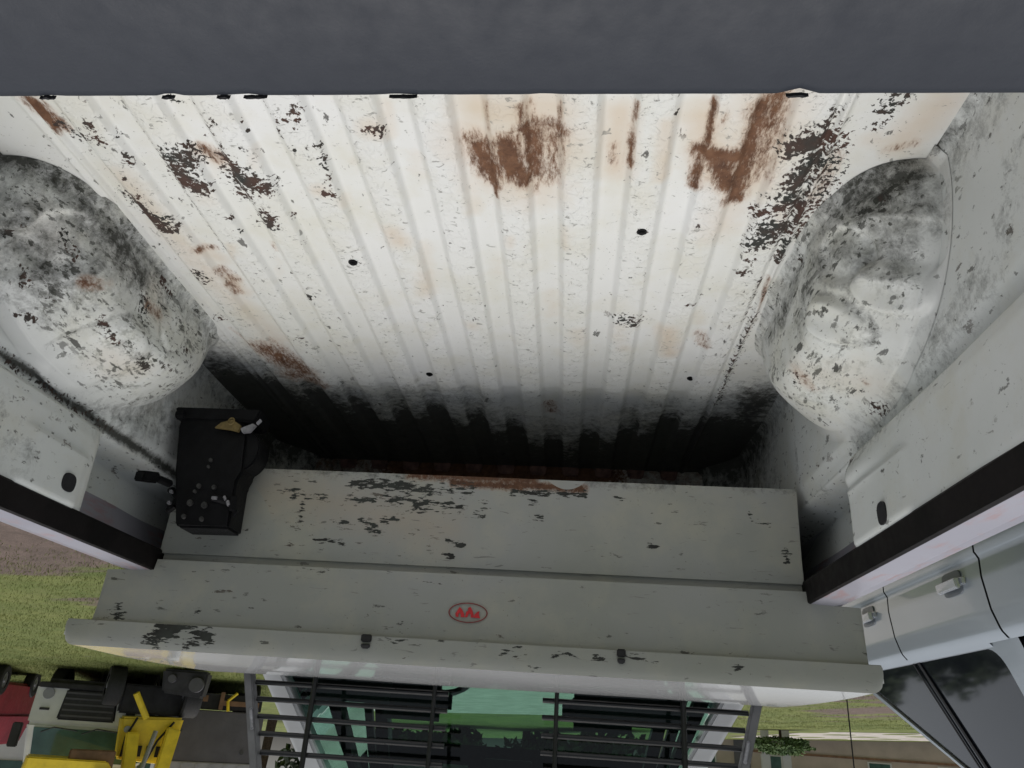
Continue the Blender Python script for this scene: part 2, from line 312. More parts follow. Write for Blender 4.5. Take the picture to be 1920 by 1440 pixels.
    ('c', 0.85, 0.113, 1.686, 0.531, 0.108, 1.686, 0.536, 0.0036),
    ('c', 0.85, 0.071, 1.686, 0.502, 0.057, 1.686, 0.501, 0.0036),
    ('c', 0.85, 0.071, 1.686, 0.516, 0.056, 1.686, 0.515, 0.0036),
    ('c', 0.85, -0.042, 1.686, 0.501, -0.057, 1.686, 0.507, 0.0036),
    ('c', 0.85, -0.084, 1.686, 0.524, -0.086, 1.686, 0.533, 0.0035),
    ('c', 0.85, -0.12, 1.686, 0.547, -0.127, 1.686, 0.563, 0.0035),
    ('c', 0.85, -0.198, 1.686, 0.547, -0.205, 1.686, 0.549, 0.0035),
    ('c', 0.85, -0.211, 1.686, 0.545, -0.215, 1.686, 0.547, 0.0035),
    ('c', 0.85, -0.057, 1.686, 0.608, -0.08, 1.686, 0.604, 0.0035),
    ('c', 0.85, 0.138, 1.686, 0.548, 0.129, 1.686, 0.538, 0.0036),
    ('c', 0.85, -0.402, 1.686, 0.518, -0.409, 1.686, 0.535, 0.0035),
    ('c', 0.85, -0.413, 1.686, 0.608, -0.427, 1.686, 0.594, 0.0034),
    ('c', 0.85, 0.608, 1.686, 0.614, 0.586, 1.686, 0.624, 0.0036),
    ('c', 0.85, 0.535, 1.686, 0.604, 0.508, 1.686, 0.591, 0.0036),
    ('c', 0.85, 0.745, 1.686, 0.546, 0.725, 1.686, 0.565, 0.0037),
    ('c', 0.85, 0.192, 1.686, 0.509, 0.188, 1.686, 0.519, 0.0036),
    ('c', 0.85, -0.005, 1.686, 0.53, -0.009, 1.686, 0.576, 0.0035),
    ('c', 1, 1.019, 1.686, 0.627, 1.012, 1.686, 0.635, 0.011),
    ('c', 1, 0.855, 1.686, 0.622, 0.827, 1.686, 0.619, 0.006),
    ('c', 0.7, 0.817, 1.686, 0.635, 0.792, 1.686, 0.636, 0.0036),
    ('c', 0.6, 0.495, 1.686, 0.644, 0.375, 1.686, 0.643, 0.0029),
    ('c', 0.7, 0.328, 1.686, 0.642, 0.151, 1.686, 0.64, 0.0029),
    ('c', 0.5, 0.058, 1.686, 0.629, -0.217, 1.686, 0.631, 0.0029),
  ],
  'P': [
    ('c', 1, 0.907, 1.66, 0.679, 0.895, 1.66, 0.668, 0.0118),
    ('c', 1, 0.895, 1.66, 0.668, 0.864, 1.66, 0.671, 0.0118),
    ('c', 1, 0.889, 1.66, 0.655, 0.838, 1.66, 0.649, 0.0083),
    ('c', 1, 0.864, 1.66, 0.668, 0.861, 1.66, 0.657, 0.0094),
    ('c', 1, 0.803, 1.66, 0.667, 0.788, 1.66, 0.672, 0.0106),
    ('c', 0.9, 0.82, 1.66, 0.665, 0.814, 1.66, 0.668, 0.0071),
    ('c', 0.9, 0.821, 1.66, 0.684, 0.816, 1.66, 0.687, 0.007),
    ('c', 0.9, 0.904, 1.66, 0.702, 0.892, 1.66, 0.702, 0.0059),
    ('c', 0.8, 0.825, 1.66, 0.7, 0.819, 1.66, 0.701, 0.0047),
    ('c', 0.8, 0.364, 1.66, 0.658, 0.353, 1.66, 0.657, 0.0035),
    ('c', 0.8, 0.018, 1.66, 0.665, -0.009, 1.66, 0.663, 0.0034),
    ('c', 0.8, -0.068, 1.66, 0.664, -0.09, 1.66, 0.671, 0.0034),
    ('c', 0.8, -0.14, 1.66, 0.66, -0.163, 1.66, 0.663, 0.0034),
    ('c', 0.8, 0.109, 1.66, 0.661, 0.105, 1.66, 0.657, 0.0034),
    ('c', 0.8, 0.132, 1.66, 0.667, 0.127, 1.66, 0.669, 0.0034),
    ('c', 0.8, -0.353, 1.66, 0.668, -0.366, 1.66, 0.667, 0.0033),
    ('c', 0.8, -0.191, 1.66, 0.668, -0.2, 1.66, 0.669, 0.0033),
    ('c', 0.8, 0.069, 1.66, 0.695, 0.062, 1.66, 0.695, 0.0034),
    ('c', 0.8, 0.185, 1.66, 0.648, 0.18, 1.66, 0.65, 0.0034),
  ],
  'L': [
    ('g', 1, 0.958, 0.883, -0.001, 0.919, 0.911, 0.007, 0.0401),
    ('g', 1, 0.919, 0.911, 0.007, 0.88, 0.953, 0.005, 0.041),
    ('g', 0.75, 0.893, 0.933, 0.011, 0.855, 1.05, 0.045, 0.0424),
    ('g', 0.75, 0.855, 1.05, 0.045, 0.849, 1.16, 0.064, 0.0453),
    ('g', 0.6, 0.952, 0.925, 0.097, 0.9, 0.978, 0.133, 0.0803),
    ('g', 0.6, 0.9, 0.978, 0.133, 0.898, 1.026, 0.176, 0.082),
    ('g', 0.5, 0.847, 1.138, 0.03, 0.845, 1.29, 0.032, 0.0651),
    ('g', 0.5, 0.845, 1.29, 0.032, 0.882, 1.54, -0.002, 0.0733),
    ('g', 0.75, 0.857, 1.033, 0.01, 0.847, 1.219, 0.025, 0.0258),
    ('g', 0.9, 0.937, 0.949, 0.133, 0.913, 0.975, 0.146, 0.0071),
    ('g', 0.9, 0.913, 0.975, 0.146, 0.894, 1.01, 0.155, 0.0073),
    ('g', 1, 0.932, 0.981, 0.164, 0.934, 1.003, 0.181, 0.0081),
    ('c', 0.9, 0.875, 0.997, 0.102, 0.872, 1.016, 0.117, 0.0093),
    ('c', 0.8, 0.922, 0.932, 0.091, 0.891, 0.96, 0.097, 0.0036),
    ('c', 0.8, 0.922, 0.941, 0.112, 0.904, 0.955, 0.106, 0.0036),
    ('r', 0.8, 0.87, 1.058, 0.144, 0.859, 1.089, 0.124, 0.0135),
    ('r', 0.7, 0.849, 1.2, 0.101, 0.849, 1.242, 0.1, 0.0149),
    ('c', 0.8, 0.848, 1.186, 0.096, 0.854, 1.204, 0.134, 0.0105),
    ('c', 0.8, 0.847, 1.211, 0.03, 0.845, 1.253, 0.042, 0.0088),
    ('l', 0.5, 0.848, 1.199, 0.063, 0.849, 1.242, 0.1, 0.0322),
    ('l', 0.5, 0.893, 1.21, 0.227, 0.877, 1.291, 0.209, 0.0421),
    ('g', 0.6, 0.862, 1.146, 0.157, 0.868, 1.192, 0.189, 0.0142),
    ('g', 0.6, 0.868, 1.192, 0.189, 0.87, 1.277, 0.192, 0.0147),
    ('g', 0.7, 0.925, 1.285, 0.247, 0.887, 1.391, 0.196, 0.0089),
    ('g', 1, 0.934, 1.31, 0.247, 0.932, 1.326, 0.245, 0.0109),
    ('l', 0.3, 0.888, 0.973, 0.103, 0.888, 0.973, 0.103, 0.0545),
    ('c', 0.85, 0.942, 0.945, 0.125, 0.913, 0.975, 0.146, 0.0062),
    ('c', 0.85, 0.912, 0.973, 0.142, 0.892, 1.005, 0.152, 0.0063),
    ('c', 0.85, 0.93, 0.982, 0.163, 0.932, 1.009, 0.188, 0.0063),
    ('c', 0.85, 0.88, 0.981, 0.086, 0.871, 1.011, 0.109, 0.0065),
    ('c', 0.85, 0.871, 1.13, 0.179, 0.871, 1.182, 0.195, 0.007),
    ('c', 0.85, 0.865, 1.211, 0.179, 0.869, 1.299, 0.193, 0.0074),
    ('c', 0.85, 0.852, 1.344, 0.106, 0.856, 1.389, 0.108, 0.0081),
    ('c', 0.85, 0.863, 1.326, 0.166, 0.865, 1.372, 0.156, 0.0079),
    ('c', 0.85, 0.872, 0.97, 0.002, 0.862, 1.005, 0.003, 0.0066),
    ('c', 0.85, 0.848, 1.039, -0.001, 0.851, 1.092, 0.001, 0.007),
    ('c', 0.85, 0.916, 1.033, 0.194, 0.896, 1.061, 0.192, 0.0065),
    ('c', 0.85, 0.964, 1.041, 0.212, 0.946, 1.063, 0.22, 0.0065),
  ],
  'R': [
    ('g', 1, -0.422, 0.987, -0.002, -0.458, 0.93, 0.009, 0.017),
    ('g', 1, -0.458, 0.93, 0.009, -0.503, 0.903, 0.006, 0.0164),
    ('g', 1, -0.487, 0.909, 0.022, -0.509, 0.905, 0.025, 0.0202),
    ('g', 0.55, -0.435, 0.97, 0.044, -0.491, 0.923, 0.081, 0.0576),
    ('g', 0.55, -0.419, 1.018, 0.028, -0.412, 1.099, 0.079, 0.036),
    ('g', 0.55, -0.412, 1.099, 0.079, -0.412, 1.175, 0.12, 0.0375),
    ('g', 0.6, -0.407, 1.16, 0.039, -0.406, 1.273, 0.063, 0.0251),
    ('g', 0.6, -0.406, 1.273, 0.063, -0.468, 1.63, -0.0, 0.0291),
    ('g', 0.55, -0.427, 1.011, 0.087, -0.468, 0.96, 0.122, 0.0376),
    ('g', 0.55, -0.468, 0.96, 0.122, -0.482, 0.966, 0.148, 0.0365),
    ('c', 0.8, -0.462, 0.928, 0.042, -0.462, 0.928, 0.042, 0.0074),
    ('r', 0.85, -0.478, 1.172, 0.241, -0.497, 1.177, 0.248, 0.0091),
    ('r', 0.4, -0.421, 1.259, 0.174, -0.436, 1.276, 0.209, 0.0199),
    ('c', 0.6, -0.533, 1.231, 0.253, -0.536, 1.212, 0.277, 0.0131),
    ('l', 0.4, -0.427, 1.25, 0.189, -0.494, 1.169, 0.248, 0.0473),
    ('g', 0.5, -0.536, 1.798, 0.008, -0.42, 1.424, 0.104, 0.0176),
    ('g', 0.5, -0.444, 1.107, 0.2, -0.46, 1.11, 0.218, 0.0088),
    ('c', 0.75, -0.406, 1.259, 0.023, -0.407, 1.246, 0.066, 0.0062),
    ('c', 0.75, -0.403, 1.133, -0.001, -0.407, 1.128, 0.038, 0.0058),
    ('c', 0.75, -0.439, 1.205, 0.211, -0.453, 1.2, 0.229, 0.0057),
    ('c', 0.75, -0.442, 1.282, 0.217, -0.465, 1.27, 0.238, 0.0059),
    ('c', 0.75, -0.477, 1.208, 0.245, -0.497, 1.202, 0.25, 0.0056),
    ('c', 0.75, -0.421, 1.259, 0.174, -0.428, 1.304, 0.185, 0.006),
    ('c', 0.75, -0.466, 1.131, 0.227, -0.486, 1.129, 0.237, 0.0053),
    ('c', 0.75, -0.409, 1.297, 0.097, -0.414, 1.352, 0.115, 0.0064),
  ],
  'WL': [
    ('g', 1.0, 0.985, 1.067, 0.284, 0.985, 1.151, 0.281, 0.0095),
    ('g', 1.0, 0.985, 1.151, 0.281, 0.985, 1.234, 0.289, 0.01),
    ('g', 1.0, 0.985, 1.234, 0.289, 0.985, 1.32, 0.285, 0.0105),
    ('g', 1.0, 0.985, 1.32, 0.285, 0.985, 1.421, 0.289, 0.0112),
    ('g', 1.0, 0.985, 1.421, 0.289, 0.985, 1.554, 0.286, 0.0119),
    ('g', 1.0, 0.985, 1.554, 0.286, 0.985, 1.712, 0.288, 0.0129),
    ('c', 0.42, 0.985, 1.067, 0.284, 0.985, 1.234, 0.289, 0.0078),
    ('c', 0.42, 0.985, 1.234, 0.289, 0.985, 1.421, 0.289, 0.0087),
    ('c', 0.85, 0.94, 1.142, 0.348, 0.94, 1.198, 0.366, 0.0038),
    ('c', 0.85, 0.94, 1.198, 0.366, 0.94, 1.221, 0.409, 0.0039),
    ('c', 0.6, 0.94, 1.106, 0.374, 0.94, 1.096, 0.407, 0.0091),
    ('c', 0.6, 0.94, 1.096, 0.407, 0.94, 1.12, 0.427, 0.009),
    ('c', 0.6, 0.94, 1.207, 0.383, 0.94, 1.283, 0.387, 0.006),
    ('c', 0.6, 0.94, 1.283, 0.387, 0.94, 1.328, 0.37, 0.0063),
    ('c', 0.6, 0.94, 1.331, 0.369, 0.94, 1.33, 0.425, 0.0032),
    ('c', 0.8, 0.94, 1.103, 0.433, 0.94, 1.113, 0.434, 0.0045),
    ('g', 0.3, 0.94, 1.08, 0.375, 0.94, 1.164, 0.43, 0.0458),
    ('g', 0.35, 0.97, 1.356, 0.254, 0.97, 1.629, 0.191, 0.0728),
    ('g', 0.35, 0.97, 1.629, 0.191, 0.97, 1.791, 0.094, 0.0828),
    ('c', 0.8, 0.97, 1.371, 0.225, 0.97, 1.371, 0.225, 0.0113),
  ],
  'WR': [
    ('g', 0.35, -0.53, 0.734, 0.149, -0.53, 0.834, 0.237, 0.0404),
    ('g', 0.35, -0.53, 0.834, 0.237, -0.53, 0.998, 0.266, 0.0444),
    ('g', 0.35, -0.53, 0.998, 0.266, -0.53, 1.347, 0.306, 0.0538),
    ('c', 0.6, -0.52, 0.809, 0.317, -0.52, 0.914, 0.312, 0.0027),
    ('c', 0.6, -0.52, 0.914, 0.312, -0.52, 1.006, 0.298, 0.003),
    ('c', 0.7, -0.52, 1.349, 0.327, -0.52, 1.387, 0.335, 0.0091),
    ('g', 0.8, -0.52, 0.945, -0.043, -0.52, 0.797, 0.025, 0.0238),
    ('l', 0.5, -0.52, 0.846, -0.055, -0.52, 1.128, 0.145, 0.034),
    ('c', 0.9, -0.53, 1.397, 0.321, -0.53, 1.386, 0.331, 0.0062),
    ('g', 0.5, -0.53, 1.693, 0.055, -0.53, 1.705, 0.215, 0.0129),
    ('g', 0.8, -0.53, 1.591, 0.351, -0.53, 1.642, 0.385, 0.0464),
    ('r', 0.4, -0.53, 1.238, 0.296, -0.53, 1.38, 0.316, 0.0118),
  ],
}
# ------------------------------------------------------------------ helpers
def link(o, parent=None):
    SC.collection.objects.link(o)
    if parent is not None:
        o.parent = parent; o.matrix_parent_inverse = full(parent).inverted()
    return o
def full(o):
    m = Matrix.LocRotScale(o.location, o.rotation_euler, o.scale)
    if o.parent: m = full(o.parent) @ o.matrix_parent_inverse @ m
    return m
def tag(o, label=None, cat=None, group=None, kind=None):
    if label: o['label'] = label
    if cat: o['category'] = cat
    if group: o['group'] = group
    if kind: o['kind'] = kind
    return o
def empty(name, loc, label, cat, group=None, rz=0):
    o = bpy.data.objects.new(name, None); o.location = loc; o.rotation_euler = (0, 0, rz); o.empty_display_size = .1
    link(o); return tag(o, label, cat, group)
def mesh(name, V, F, mat, parent=None, smooth=False, local=None, attrs=None, sharp=None):
    me = bpy.data.meshes.new(name); me.from_pydata([tuple(map(float, p)) for p in V], [], [tuple(f) for f in F]); me.update()
    if smooth:
        me.polygons.foreach_set('use_smooth', [True]*len(me.polygons))
        if sharp: me.set_sharp_from_angle(angle=R_(sharp))
    if attrs:
        for k, a in attrs.items():
            at = me.attributes.new(k, 'FLOAT', 'POINT'); at.data.foreach_set('value', np.asarray(a, dtype=np.float32))
    if mat: me.materials.append(mat)
    o = bpy.data.objects.new(name, me)
    if local is None: link(o, parent)
    else:
        SC.collection.objects.link(o); o.parent = local
    return o
class MB:
    """collects simple solids, then becomes ONE mesh"""
    def __init__(s): s.V = []; s.F = []
    def add(s, V, F):
        n = len(s.V); s.V += [tuple(p) for p in V]; s.F += [tuple(i+n for i in f) for f in F]; return s
    def box(s, x0, x1, y0, y1, z0, z1):
        return s.add([(x0,y0,z0),(x1,y0,z0),(x1,y1,z0),(x0,y1,z0),(x0,y0,z1),(x1,y0,z1),(x1,y1,z1),(x0,y1,z1)],
                     [(0,3,2,1),(4,5,6,7),(0,1,5,4),(1,2,6,5),(2,3,7,6),(3,0,4,7)])
    def hull(s, V8):   # eight corners, bottom loop then top loop
        return s.add(V8, [(0,3,2,1),(4,5,6,7),(0,1,5,4),(1,2,6,5),(2,3,7,6),(3,0,4,7)])
    def prism(s, pts, axis, a, b):   # pts 2D polygon; axis 'x','y','z'
        n = len(pts)
        def P(p, t): return (t, p[0], p[1]) if axis == 'x' else (p[0], t, p[1]) if axis == 'y' else (p[0], p[1], t)
        V = [P(p, a) for p in pts]+[P(p, b) for p in pts]
        F = [tuple(range(n))[::-1], tuple(range(n, 2*n))]+[(i, (i+1) % n, n+(i+1) % n, n+i) for i in range(n)]
        return s.add(V, F)
    def tube(s, p, q, r, n=8, r2=None):
        p = Vector(p); q = Vector(q); d = (q-p).normalized(); u = d.orthogonal().normalized(); w = d.cross(u); r2 = r if r2 is None else r2
        V = [p+(u*math.cos(t)+w*math.sin(t))*r for t in [2*math.pi*i/n for i in range(n)]]+[q+(u*math.cos(t)+w*math.sin(t))*r2 for t in [2*math.pi*i/n for i in range(n)]]
        F = [tuple(range(n))[::-1], tuple(range(n, 2*n))]+[(i, (i+1) % n, n+(i+1) % n, n+i) for i in range(n)]
        return s.add(V, F)
    def path(s, pts, r, n=8):
        for a, b in zip(pts[:-1], pts[1:]): s.tube(a, b, r, n)
        return s
    def torus(s, c, ax, R, r, n=16, m=6, a0=0, a1=2*math.pi):
        c = Vector(c); ax = Vector(ax).normalized(); u = ax.orthogonal().normalized(); w = ax.cross(u); V = []
        for i in range(n):
            t = a0+(a1-a0)*i/n; e = u*math.cos(t)+w*math.sin(t)
            for j in range(m):
                p = 2*math.pi*j/m; V.append(c+e*(R+r*math.cos(p))+ax*r*math.sin(p))
        return s.add(V, [(i*m+j, ((i+1) % n)*m+j, ((i+1) % n)*m+(j+1) % m, i*m+(j+1) % m) for i in range(n) for j in range(m)])
    def build(s, name, mat, parent=None, bevel=0, smooth=False, local=None, seg=2, sharp=35):
        o = mesh(name, s.V, s.F, mat, parent, False, local)
        bm = bmesh.new(); bm.from_mesh(o.data)
        bmesh.ops.recalc_face_normals(bm, faces=bm.faces)
        if bevel:
            es = [e for e in bm.edges if len(e.link_faces) == 2 and e.calc_face_angle(0) > R_(25)]
            bmesh.ops.bevel(bm, geom=es, offset=bevel, segments=seg, affect='EDGES', clamp_overlap=True)
        bm.to_mesh(o.data); bm.free()
        if bevel or smooth:
            o.data.polygons.foreach_set('use_smooth', [True]*len(o.data.polygons)); o.data.set_sharp_from_angle(angle=R_(sharp))
        return o
def grid(name, fn, us, vs, mat, parent=None, stain=None, flip=False, extra=None, smooth=True, local=None):
    U, Vv = np.meshgrid(np.asarray(us, float), np.asarray(vs, float), indexing='ij')
    P = np.stack(fn(U.ravel(), Vv.ravel()), 1)
    nu, nv = len(us), len(vs); idx = np.arange(nu*nv).reshape(nu, nv)
    F = np.stack([idx[:-1, :-1], idx[1:, :-1], idx[1:, 1:], idx[:-1, 1:]], -1).reshape(-1, 4)
    if flip: F = F[:, ::-1]
    at = {}
    if stain is not None: at = stain_attrs(P, stain)
    if extra:
        for k, f in extra.items(): at[k] = np.maximum(at.get(k, 0), f(P))
    return mesh(name, P, F.tolist(), mat, parent, smooth, local, attrs=at)
def stain_attrs(P, key):
    A = {k: np.zeros(len(P)) for k in 'rclg'}
    for (k, s, ax, ay, az, bx, by, bz, r) in [q for kk in key.split('+') for q in STAINS.get(kk, [])]:
        a = np.array([ax, ay, az]); b = np.array([bx, by, bz]); d = b-a; L = max(d@d, 1e-9)
        t = np.clip(((P-a)@d)/L, 0, 1); q = np.linalg.norm(P-a-t[:, None]*d, axis=1)
        R = r*((2.5 if key in 'BUP' else 2.2) if k == 'c' else 1.55 if k == 'r' else 1.5)
        A[k] = np.maximum(A[k], s*np.clip(1-q/R, 0, 1)*1.15)
    return A
def ss(a, b, x):
    t = np.clip((x-a)/(b-a), 0, 1); return t*t*(3-2*t)

# ------------------------------------------------------------------ materials
class NT:
    def __init__(s, name):
        s.m = bpy.data.materials.new(name); s.m.use_nodes = True; s.t = s.m.node_tree
        s.b = s.t.nodes['Principled BSDF']; s.co = s.t.nodes.new('ShaderNodeTexCoord').outputs['Object']
    def n(s, typ, **kw):
        o = s.t.nodes.new('ShaderNode'+typ)
        for k, v in kw.items(): setattr(o, k, v)
        return o
    def l(s, a, b): s.t.links.new(a, b)
    def noise(s, scale, detail=3, rough=.55, vec=None, stretch=None, dist=0):
        o = s.n('TexNoise'); o.inputs['Scale'].default_value = scale; o.inputs['Detail'].default_value = detail
        o.inputs['Roughness'].default_value = rough; o.inputs['Distortion'].default_value = dist
        src = vec or s.co
        if stretch:
            mp = s.n('Mapping'); mp.inputs['Scale'].default_value = stretch; s.l(src, mp.inputs[0]); src = mp.outputs[0]
        s.l(src, o.inputs['Vector']); return o.outputs['Fac']
    def ramp(s, x, a, b, c0=0, c1=1):
        o = s.n('MapRange'); o.inputs['From Min'].default_value = a; o.inputs['From Max'].default_value = b
        o.inputs['To Min'].default_value = c0; o.inputs['To Max'].default_value = c1
        s.l(x, o.inputs[0]); return o.outputs[0]
    def math(s, op, a, b=None):
        o = s.n('Math', operation=op)
        for i, q in enumerate((a, b)):
            if q is None: continue
            if isinstance(q, (int, float)): o.inputs[i].default_value = q
            else: s.l(q, o.inputs[i])
        return o.outputs[0]
    def mix(s, f, a, b):
        o = s.n('Mix', data_type='RGBA')
        if isinstance(f, (int, float)): o.inputs[0].default_value = f
        else: s.l(f, o.inputs[0])
        for i, q in ((6, a), (7, b)):
            if isinstance(q, tuple): o.inputs[i].default_value = (*q, 1)
            else: s.l(q, o.inputs[i])
        return o.outputs[2]
    def attr(s, k):
        o = s.n('Attribute'); o.attribute_name = k; return o.outputs['Fac']
    def bump(s, h, strength=.2, dist=.001):
        o = s.n('Bump'); o.inputs['Strength'].default_value = strength; o.inputs['Distance'].default_value = dist
        s.l(h, o.inputs['Height']); s.l(o.outputs[0], s.b.inputs['Normal']); return o
    def spots(s, scale, stretch, density, size, rot=0, soft=.03):
        mp = s.n('Mapping'); mp.inputs['Scale'].default_value = stretch; mp.inputs['Rotation'].default_value = (rot, rot*.6, rot*1.3)
        s.l(s.co, mp.inputs[0]); wob = s.n('TexNoise'); wob.inputs['Scale'].default_value = scale*1.3; wob.inputs['Detail'].default_value = 6; wob.inputs['Roughness'].default_value = .72
        s.l(mp.outputs[0], wob.inputs['Vector'])
        add = s.n('VectorMath', operation='SCALE'); s.l(wob.outputs['Color'], add.inputs[0]); add.inputs['Scale'].default_value = 2.1/scale
        ad2 = s.n('VectorMath', operation='ADD'); s.l(mp.outputs[0], ad2.inputs[0]); s.l(add.outputs[0], ad2.inputs[1])
        vo = s.n('TexVoronoi'); vo.inputs['Scale'].default_value = scale; s.l(ad2.outputs[0], vo.inputs['Vector'])
        sep = s.n('SeparateColor'); s.l(vo.outputs['Color'], sep.inputs[0])
        g2 = s.math('MULTIPLY', sep.outputs[1], sep.outputs[1])
        lim = s.math('MULTIPLY', s.math('ADD', s.math('MULTIPLY', g2, .85), .15), size)
        inside = s.ramp(s.math('SUBTRACT', lim, vo.outputs['Distance']), 0, soft)
        pick = s.ramp(s.math('SUBTRACT', density, sep.outputs[0]), 0, .02)
        return s.math('MULTIPLY', s.math('MULTIPLY', inside, pick), s.ramp(sep.outputs[2], 0, 1, .55, 1))
    def set(s, **kw):
        for k, v in kw.items():
            i = s.b.inputs[k.replace('_', ' ')]
            if hasattr(v, 'node'): s.l(v, i)
            elif isinstance(v, tuple) and len(v) == 3: i.default_value = (*v, 1)
            else: i.default_value = v
        return s
def simple(name, col, rough=.5, metal=0, var=.12, scale=8, bump=.0, spec=None, coat=0):
    t = NT(name); n = t.noise(scale, 5)
    c2 = tuple(max(0, c*(1-var)) for c in col); c3 = tuple(min(1, c*(1+var)) for c in col)
    t.set(Base_Color=t.mix(t.ramp(n, .3, .7), c2, c3), Metallic=metal, Roughness=(rough if coat else t.ramp(t.noise(scale*5), .3, .7, rough*.85, min(1, rough*1.15))))
    if bump: t.bump(t.noise(scale*12, 4), bump, .002)
    if spec is not None: t.b.inputs['Specular IOR Level'].default_value = spec
    if coat: t.b.inputs['Coat Weight'].default_value = coat; t.b.inputs['Coat Roughness'].default_value = .05
    return t.m
def worn(name, c0, c1, speck=.5, streak=(1, 1, 1), rough=.45, scuffy=0, cst=None, rst=None, dab=.12, dst=(1, .55, 1), chipcol=((.032, .034, .03), (.065, .035, .026))):
    t = NT(name)
    base = t.mix(t.ramp(t.noise(2.2, 4), .35, .65), c0, c1)
    # yellowish film
    film = t.math('MULTIPLY', t.ramp(t.noise(7, 6, .65), .47, .75), .42)
    base = t.mix(film, base, (.55, .52, .38))
    l = t.attr('l'); base = t.mix(t.math('MULTIPLY', t.ramp(t.math('ADD', l, t.math('MULTIPLY', t.math('SUBTRACT', t.noise(38, 5, .65), .5), .5)), .05, .95), .50), base, (.55, .41, .26))
    # fine scuffs (more on worn pads): short crescents in loose clusters
    w = t.attr('w')
    sc = t.noise(62, 4, .62, stretch=streak, dist=.9)
    gate = t.ramp(t.noise(9, 4, .6), .38, .66)
    spf = t.math('MULTIPLY', t.ramp(t.math('ADD', sc, t.math('ADD', t.math('MULTIPLY', gate, .05), t.math('MULTIPLY', w, .045))), .675, .73), speck)
    base = t.mix(spf, base, (.20, .20, .18))
    sd2 = t.math('MULTIPLY', t.ramp(t.noise(190, 3, .6, dist=.5), .66, .72), t.math('MULTIPLY', t.ramp(t.noise(6, 4), .45, .62), speck)); base = t.mix(sd2, base, (.12, .12, .10))
    # small irregular dabs and nicks
    zone0 = t.ramp(t.noise(5, 5, .6), .40, .62)
    den = t.math('MULTIPLY', t.math('ADD', t.math('ADD', zone0, t.math('MULTIPLY', t.attr('d'), 3.5)), .12), dab)
    for sc_, sz, ro, col in ((60, .42, .0, (.035, .034, .028)), (120, .42, .5, (.06, .06, .05)), (42, .30, 1.1, (.07, .05, .035))):
        base = t.mix(t.math('MULTIPLY', t.spots(sc_, dst, den, sz, ro), .9), base, col)
    # few dark chips anywhere
    ch0 = t.math('MULTIPLY', t.ramp(t.noise(58, 6, .66, dist=.5, stretch=cst), .665, .69), t.ramp(t.noise(4, 3), .46, .56)); base = t.mix(ch0, base, (.05, .045, .04))
    if scuffy:
        sm = t.ramp(t.attr('sc'), 0, 1)   # scuffing fades out where the pressing meets the flat wall
        s1 = t.noise(10, 9, .78, stretch=(1, .8, 1.1), dist=.2); s2 = t.noise(36, 9, .78, stretch=(1, .6, 1.2), dist=.2)
        zone = t.math('MULTIPLY', t.ramp(t.noise(6, 5, .6), .38, .62, .22, 1), sm)
        base = t.mix(t.math('MULTIPLY', t.math('MULTIPLY', t.ramp(s1, .47, .64), sm), scuffy*.26), base, (.38, .39, .29))
        base = t.mix(t.math('MULTIPLY', t.math('MULTIPLY', t.ramp(s2, .53, .62), zone), scuffy*.6), base, (.16, .17, .13))
        for sc_, st_, sz, ro, k, col in ((50, (1, .34, 1.2), .46, .3, .8, (.02, .021, .016)), (80, (1.2, .3, 1.2), .5, 1.2, .9, (.035, .036, .028)), (28, (1.4, .25, 1.2), .34, 2.1, .6, (.03, .03, .024)), (130, (1, .45, 1), .5, 2.7, .9, (.05, .052, .04)), (60, (.4, 1.3, 1.3), .46, .8, .7, (.05, .055, .042))):
            base = t.mix(t.math('MULTIPLY', t.spots(sc_, st_, t.math('MULTIPLY', zone, k*scuffy), sz, ro, .06), .92), base, col)
    # grime, and the shade painted on the bed floor under the toolbox
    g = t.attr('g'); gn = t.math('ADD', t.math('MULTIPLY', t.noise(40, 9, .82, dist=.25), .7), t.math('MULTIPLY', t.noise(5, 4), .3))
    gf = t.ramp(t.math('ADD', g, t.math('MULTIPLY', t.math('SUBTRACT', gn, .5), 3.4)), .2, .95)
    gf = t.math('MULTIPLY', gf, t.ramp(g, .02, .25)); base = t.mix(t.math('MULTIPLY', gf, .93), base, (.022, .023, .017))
    # rust
    r = t.attr('r'); rn = t.math('MULTIPLY', t.math('SUBTRACT', t.noise(90, 8, .82, stretch=rst), .5), 2.3)
    ra = t.math('ADD', r, rn)
    halo = t.math('MULTIPLY', t.ramp(ra, .0, .55), t.ramp(r, .02, .3)); base = t.mix(t.math('MULTIPLY', halo, .42), base, (.40, .23, .13))
    rc = t.mix(t.ramp(t.noise(55, 6, .7), .35, .7), (.085, .038, .02), (.19, .095, .05))
    rf = t.math('MULTIPLY', t.ramp(ra, .36, .74), t.ramp(r, .05, .2)); base = t.mix(rf, base, rc)
    # chips
    c = t.attr('c'); ca = t.math('ADD', c, t.math('MULTIPLY', t.math('SUBTRACT', t.noise(120, 5, .62, dist=.35 if not cst else .1, stretch=cst), .5), 3.6))
    cf2 = t.math('MULTIPLY', t.ramp(ca, .5, .56), t.ramp(c, .04, .12))
    cc = t.mix(t.ramp(t.noise(17, 3), .4, .62), *chipcol); base = t.mix(cf2, base, cc)
    rg = t.math('ADD', t.math('MULTIPLY', t.math('MAXIMUM', rf, t.math('MAXIMUM', cf2, gf)), .35), t.ramp(t.noise(30, 4), .3, .7, rough*.8, rough*1.2))
    t.set(Base_Color=base, Roughness=rg); t.b.inputs['Specular IOR Level'].default_value = .4
    h = t.math('SUBTRACT', t.math('MULTIPLY', t.noise(11, 3), 1.5), t.math('ADD', t.math('MULTIPLY', cf2, .8), t.math('SUBTRACT', t.math('MULTIPLY', spf, .5), t.math('MULTIPLY', rf, .5))))
